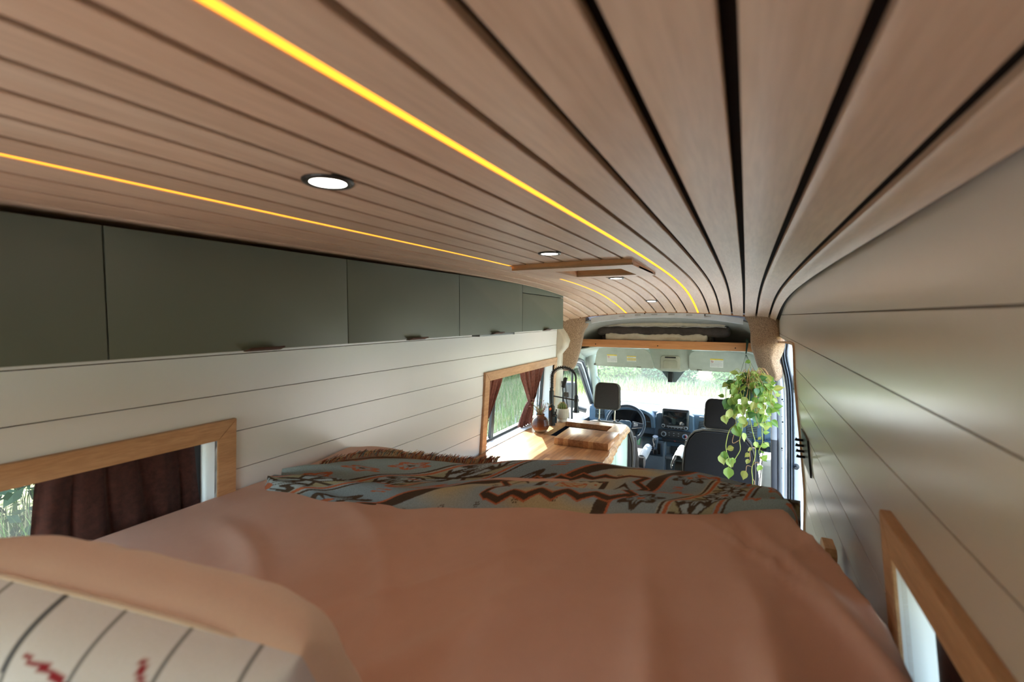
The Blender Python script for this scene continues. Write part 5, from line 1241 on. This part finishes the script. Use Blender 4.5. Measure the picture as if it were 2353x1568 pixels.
# big left leaves
for p, d, s, mi in (((-.10, 3.54, -.585), (-.25, 0, -1), .085, 8), ((-.075, 3.53, -.575), (.2, 0, -1), .085, 0), ((-.09, 3.52, -.66), (-.1, 0, -1), .085, 4), ((-.03, 3.50, -.62), (.5, 0, -1), .085, 5), ((.02, 3.50, -.66), (.9, 0, -.4), .08, 1),
                    ((-.02, 3.5, -.70), (.7, 0, -.8), .07, 4), ((.07, 3.5, -.67), (.5, 0, -1), .085, 9), ((-.075, 3.55, -.46), (-.9, 0, -.3), .05, 8), ((-.12, 3.53, -.705), (.2, 0, -1), .065, 5)): leaf(p, d, s, mi)
vine([(-.045, 3.52, -.66), (-.042, 3.51, -.74), (-.085, 3.51, -.80), (-.105, 3.51, -.90), (-.100, 3.51, -.96)], VINE, .0032)
vine([(-.10, 3.51, -.96), (-.085, 3.51, -1.0), (-.083, 3.51, -1.06)], VINE, .0025)
for p, d, s, mi in (((-.113, 3.50, -.955), (.1, 0, -1), .062, 3), ((-.135, 3.505, -.985), (.35, 0, -1), .075, 4), ((-.085, 3.50, -1.0), (.3, 0, -1), .07, 5), ((-.06, 3.5, -.995), (-.2, 0, -1), .06, 0), ((-.085, 3.49, -1.065), (.05, 0, -1), .085, 1)): leaf(p, d, s, mi)
vine([(.0, 3.52, -.66), (-.005, 3.51, -.78), (-.02, 3.51, -.86), (-.015, 3.51, -.93), (-.045, 3.51, -1.0), (-.06, 3.51, -1.06)], VINE, .0030)
vine([(-.02, 3.51, -.86), (-.055, 3.50, -.885), (-.065, 3.50, -.87), (-.05, 3.51, -.80), (-.04, 3.51, -.76)], VINB, .002)
for p, d, s, mi in (((-.05, 3.50, -.77), (.5, 0, -1), .085, 3), ((-.06, 3.49, -.915), (-.8, .1, -.4), .05, 7), ((-.0, 3.49, -.81), (.3, 0, -1), .06, 4), ((-.03, 3.49, -.74), (.2, 0, -1), .06, 2)): leaf(p, d, s, mi)
vine([(.035, 3.52, -.68), (.06, 3.51, -.80), (.075, 3.51, -.86), (.078, 3.51, -.96), (.06, 3.51, -1.05), (.066, 3.51, -1.12), (.068, 3.51, -1.19)], VINE, .0028)
vine([(.062, 3.51, -1.04), (.03, 3.505, -1.035), (.025, 3.505, -1.075)], VINB, .002); vine([(.062, 3.51, -1.03), (.09, 3.505, -1.0), (.105, 3.505, -1.015)], VINB, .002)
vine([(.066, 3.51, -1.12), (.08, 3.505, -1.145), (.068, 3.505, -1.175)], VINB, .0018); vine([(.077, 3.51, -.90), (.05, 3.505, -.91), (.045, 3.505, -.94), (.05, 3.505, -1.0)], VINB, .002)
vine([(.12, 3.53, -.66), (.115, 3.52, -.78), (.12, 3.52, -.86), (.10, 3.52, -.93), (.125, 3.515, -.99)], VINE, .0025, auto=9, size=.040)
for p, d, s, mi in (((.022, 3.49, -1.075), (-.3, 0, -1), .065, 6), ((.106, 3.49, -1.015), (-.2, 0, -1), .05, 1), ((.045, 3.49, -.90), (-.3, 0, -1), .035, 7), ((.04, 3.49, -.945), (-.7, 0, -.7), .04, 6), ((.035, 3.49, -.985), (-.2, 0, -1), .038, 7), ((.075, 3.49, -.86), (.4, 0, -1), .042, 4), ((.115, 3.49, -.88), (.9, 0, .1), .045, 1), ((.125, 3.49, -.97), (.6, 0, .8), .045, 0)): leaf(p, d, s, mi)
vine([(.03, 3.6, -.47), (.02, 3.57, -.40), (.035, 3.55, -.33), (.02, 3.55, -.30)], VINE, .0014); leaf((.03, 3.55, -.31), (-.8, 0, -.3), .035, 3)
# ------------------------------------------------------------ outside
GZ = -2.55
m = N('meadow_ground'); v = m.coords(); f = m.noise(v, 3, 6, .7); sx = m.n('ShaderNodeSeparateXYZ'); m.l(v, sx.inputs[0])
g0 = m.ramp(f, [(.3, srgb((116, 122, 74))), (.55, srgb((150, 148, 104))), (.75, srgb((92, 112, 54)))])
g1 = m.ramp(f, [(.3, srgb((178, 172, 162))), (.7, srgb((206, 202, 194)))])  # pale gravel round the van, added to bounce neutral light inside
dx = mth('ABSOLUTE', mth('ADD', sx.outputs[0], .6)); dy = mth('ABSOLUTE', mth('SUBTRACT', sx.outputs[1], 3.0))
mk = mth('MULTIPLY', mth('LESS_THAN', mth('ADD', dx, mth('MULTIPLY', f, 1.2)), 6.2), mth('LESS_THAN', mth('ADD', dy, mth('MULTIPLY', f, 1.2)), 11.2))
m.color(m.mix(mk, g0, g1)); m.rough(.95); m.bump(f, .5, .05)
bm = B(); grid(bm, 60, 60, lambda u, v: (-45+90*u, -25+80*v, GZ+.12*mn.noise(Vector((u*14, v*14, 0)))+.9*sstep(18, 28, -25+80*v)))
tag(finish(bm, 'ground', m.m, None, 80), kind='structure')
m = N('gravel_track'); v = m.coords(); f = m.noise(v, 30, 6, .7); m.color(m.ramp(f, [(.3, srgb((150, 146, 138))), (.7, srgb((200, 196, 186)))])); m.rough(.95)
bm = B(); grid(bm, 30, 8, lambda u, v: (-20+40*u, 7+5.2*v, GZ+.13+.02*mn.noise(Vector((u*30, v*9, 3)))))
tag(finish(bm, 'trim_4', m.m, None, 80), kind='structure')
t = thing('concrete_kerb', (-1.3, 13.3, GZ), 'long pale concrete kerb block beyond the windscreen at the edge of the grass', 'kerb')
bm = B(); box(bm, (-1.5, 13.4, GZ+.22), (4.6, .35, .22), .03); finish(bm, 'block', plain('pale_concrete', (212, 206, 196), .9, bump=.5, bscale=40), t, 30)
LFG = [plain('foliage_%d' % i, c, .6, var=.25, nscale=30) for i, c in enumerate([(70, 108, 56), (100, 138, 60), (40, 70, 40), (122, 150, 70)])]
for mm in LFG: mm.node_tree.nodes['Principled BSDF'].inputs['Transmission Weight'].default_value = 0
def foliage(bm, c, rad, n, size, rnd, nblob=11):
    blobs = []
    for k in range(nblob):
        d = Vector((rnd.gauss(0, 1), rnd.gauss(0, 1), rnd.gauss(0, .8))).normalized(); blobs.append((Vector(c)+Vector((d.x*rad[0], d.y*rad[1], d.z*rad[2]))*.5, rnd.uniform(.4, .65)))
    for k in range(n):
        b, s = rnd.choice(blobs); d = Vector((rnd.gauss(0, 1), rnd.gauss(0, 1), rnd.gauss(0, 1))).normalized(); p = b+Vector((d.x*rad[0], d.y*rad[1], d.z*rad[2]))*s*rnd.uniform(.75, 1.05)
        a = Vector((rnd.gauss(0, 1), rnd.gauss(0, 1), rnd.gauss(0, .6))).normalized(); u = a.cross(d+Vector((.01, 0, .3))).normalized(); s2 = size*rnd.uniform(.6, 1.4)
        bm.faces.new([bm.verts.new(q) for q in (p-a*s2, p+u*s2*.45, p+a*s2, p-u*s2*.45)])
def bush(x, y, z, rad, n, size, mi, name, lab, cat, grp, seed, trunk=True):
    rnd = random.Random(seed); t = thing(name, (x, y, GZ), lab, cat, grp)
    bm = B(); foliage(bm, (x, y, z), rad, n, size, rnd); finish(bm, 'crown', LFG[mi], t, 0, recalc=False)
    if trunk:
        bm = B(); tube(bm, [(x, y, GZ-.1), (x+.05, y, (GZ+z)/2), (x-.03, y, z+rad[2]*.5)], [.10*rad[0], .07*rad[0], .03*rad[0]], 8)
        for q in range(4): a = q*1.7; tube(bm, [(x, y, (GZ+z)/2), (x+rad[0]*.5*cos(a), y+rad[1]*.5*sin(a), z+rad[2]*.2)], [.04*rad[0], .02*rad[0]], 6)
        finish(bm, 'trunk', plain('bark', (92, 78, 62), .9, bump=.5, bscale=60), t, 60)
hz_ = [(-11.5, 19.6), (-8.8, 20.6), (-6.6, 19.2), (-4.6, 20.4), (-2.7, 19.2), (-.8, 20.4), (1.2, 19.3), (3.4, 20.2), (5.8, 19.6)]
hl_ = ['leftmost', 'second from the left', 'third from the left', 'just left of the middle', 'in the middle', 'just right of the middle', 'third from the right', 'second from the right', 'rightmost']
for i, (x, y) in enumerate(hz_):
    bush(x, y, GZ+1.6, (1.9, 1.3, 1.9), 6500, .10, i % 4 if i % 4 != 2 else 0, 'hedge_tree', 'sunlit leafy tree beyond the windscreen, %s of the row of nine' % hl_[i], 'tree', 'trees beyond the windscreen', 40+i)
for i, (x, y, s) in enumerate(((-6.8, 17.3, .9), (-4.3, 17.0, .8), (-2.4, 17.5, 1.0), (-.2, 17.0, .8), (1.9, 17.4, .9))):
    bush(x, y, GZ+.5, (1.1*s, .8*s, .7*s), 2600, .07, (1, 3, 0, 1, 3)[i], 'shrub', 'low bright green shrub before the trees beyond the windscreen, %s of five' % ('leftmost', 'second from the left', 'middle one', 'second from the right', 'rightmost')[i], 'shrub', 'shrubs beyond the windscreen', 80+i, False)
for i, (x, y, h, mi) in enumerate(((-7.2, -1.2, 3.2, 2), (-7.6, 1.3, 3.4, 2), (-8.0, 3.6, 3.0, 0), (-8.3, 6.2, 3.2, 0), (-7.8, 9.0, 2.8, 1), (-8.2, 12.2, 3.4, 0), (-9.3, 15.5, 3.6, 2), (-7.2, -4.2, 3.4, 2))):
    bush(x, y, GZ+h*.45, (2.0, 1.5, h*.5), 6500, .07, mi, 'roadside_tree', 'green leafy tree outside the left windows, %s' % ('second from the rear', 'behind the dark curtain of the near window', 'between the two windows', 'seen through the rear half of the kitchen window', 'seen through the front half of the kitchen window', 'seen past the faucet through the driver window', 'farthest forward on the left', 'rearmost')[i], 'tree', 'trees outside the left windows', 120+i)
for i, (x, y, h, mi) in enumerate(((9.5, 13, 3.2, 1), (11.5, 8, 3.0, 0), (12.0, 3, 3.2, 2), (12, -2.5, 3.2, 0))):
    bush(x, y, GZ+h*.5, (1.8, 1.5, h*.52), 2600, .09, mi, 'verge_tree', 'green leafy tree outside the right side of the van, %s' % ('farthest forward', 'seen through the open side door', 'beside the right wall', 'rearmost')[i], 'tree', 'trees on the right side', 160+i)
def grass(nm, reg, n, h, lab, seed, cols):
    rnd = random.Random(seed)
    t = thing(nm, ((reg[0]+reg[1])/2, (reg[2]+reg[3])/2, GZ), lab, 'grass', None, 'stuff')
    for ci, c in enumerate(cols):
        bm = B()
        for k in range(n//len(cols)):
            x = rnd.uniform(reg[0], reg[1]); y = rnd.uniform(reg[2], reg[3]); z0 = GZ-.05; hh = h*rnd.uniform(.5, 1.15); a = rnd.uniform(0, 2*pi); l = Vector((cos(a), sin(a), 0))*rnd.uniform(.05, .4)*hh; w_ = .008+.001*y/4; s_ = Vector((w_, 0, 0)) if y > 10 else Vector((sin(a)*w_, -cos(a)*w_, 0))
            p = Vector((x, y, z0)); v4 = [bm.verts.new(q) for q in (p-s_, p+s_, p+l*.4+Vector((0, 0, hh*.6))+s_*.7, p+l*.4+Vector((0, 0, hh*.6))-s_*.7)]; bm.faces.new(v4)
            tp = bm.verts.new(p+l+Vector((0, 0, hh))); bm.faces.new((v4[3], v4[2], tp))
        o = finish(bm, 'blades', c, t, 0, recalc=False); o['kind'] = 'stuff'
G1 = plain('grass_pale', (150, 156, 104), .7); G2 = plain('grass_green', (104, 132, 62), .7); G3 = plain('grass_straw', (170, 160, 120), .7)
grass('tall_grass', (-11, 7, 13.8, 17.2), 9000, .42, 'pale sunlit tall grass in front of the trees beyond the windscreen', 5, (G1, G2, G3))
grass('verge_grass', (-7.4, -4.2, -2.5, 12), 9000, .8, 'green and straw coloured tall grass outside the left windows', 6, (G2, G2, G3))
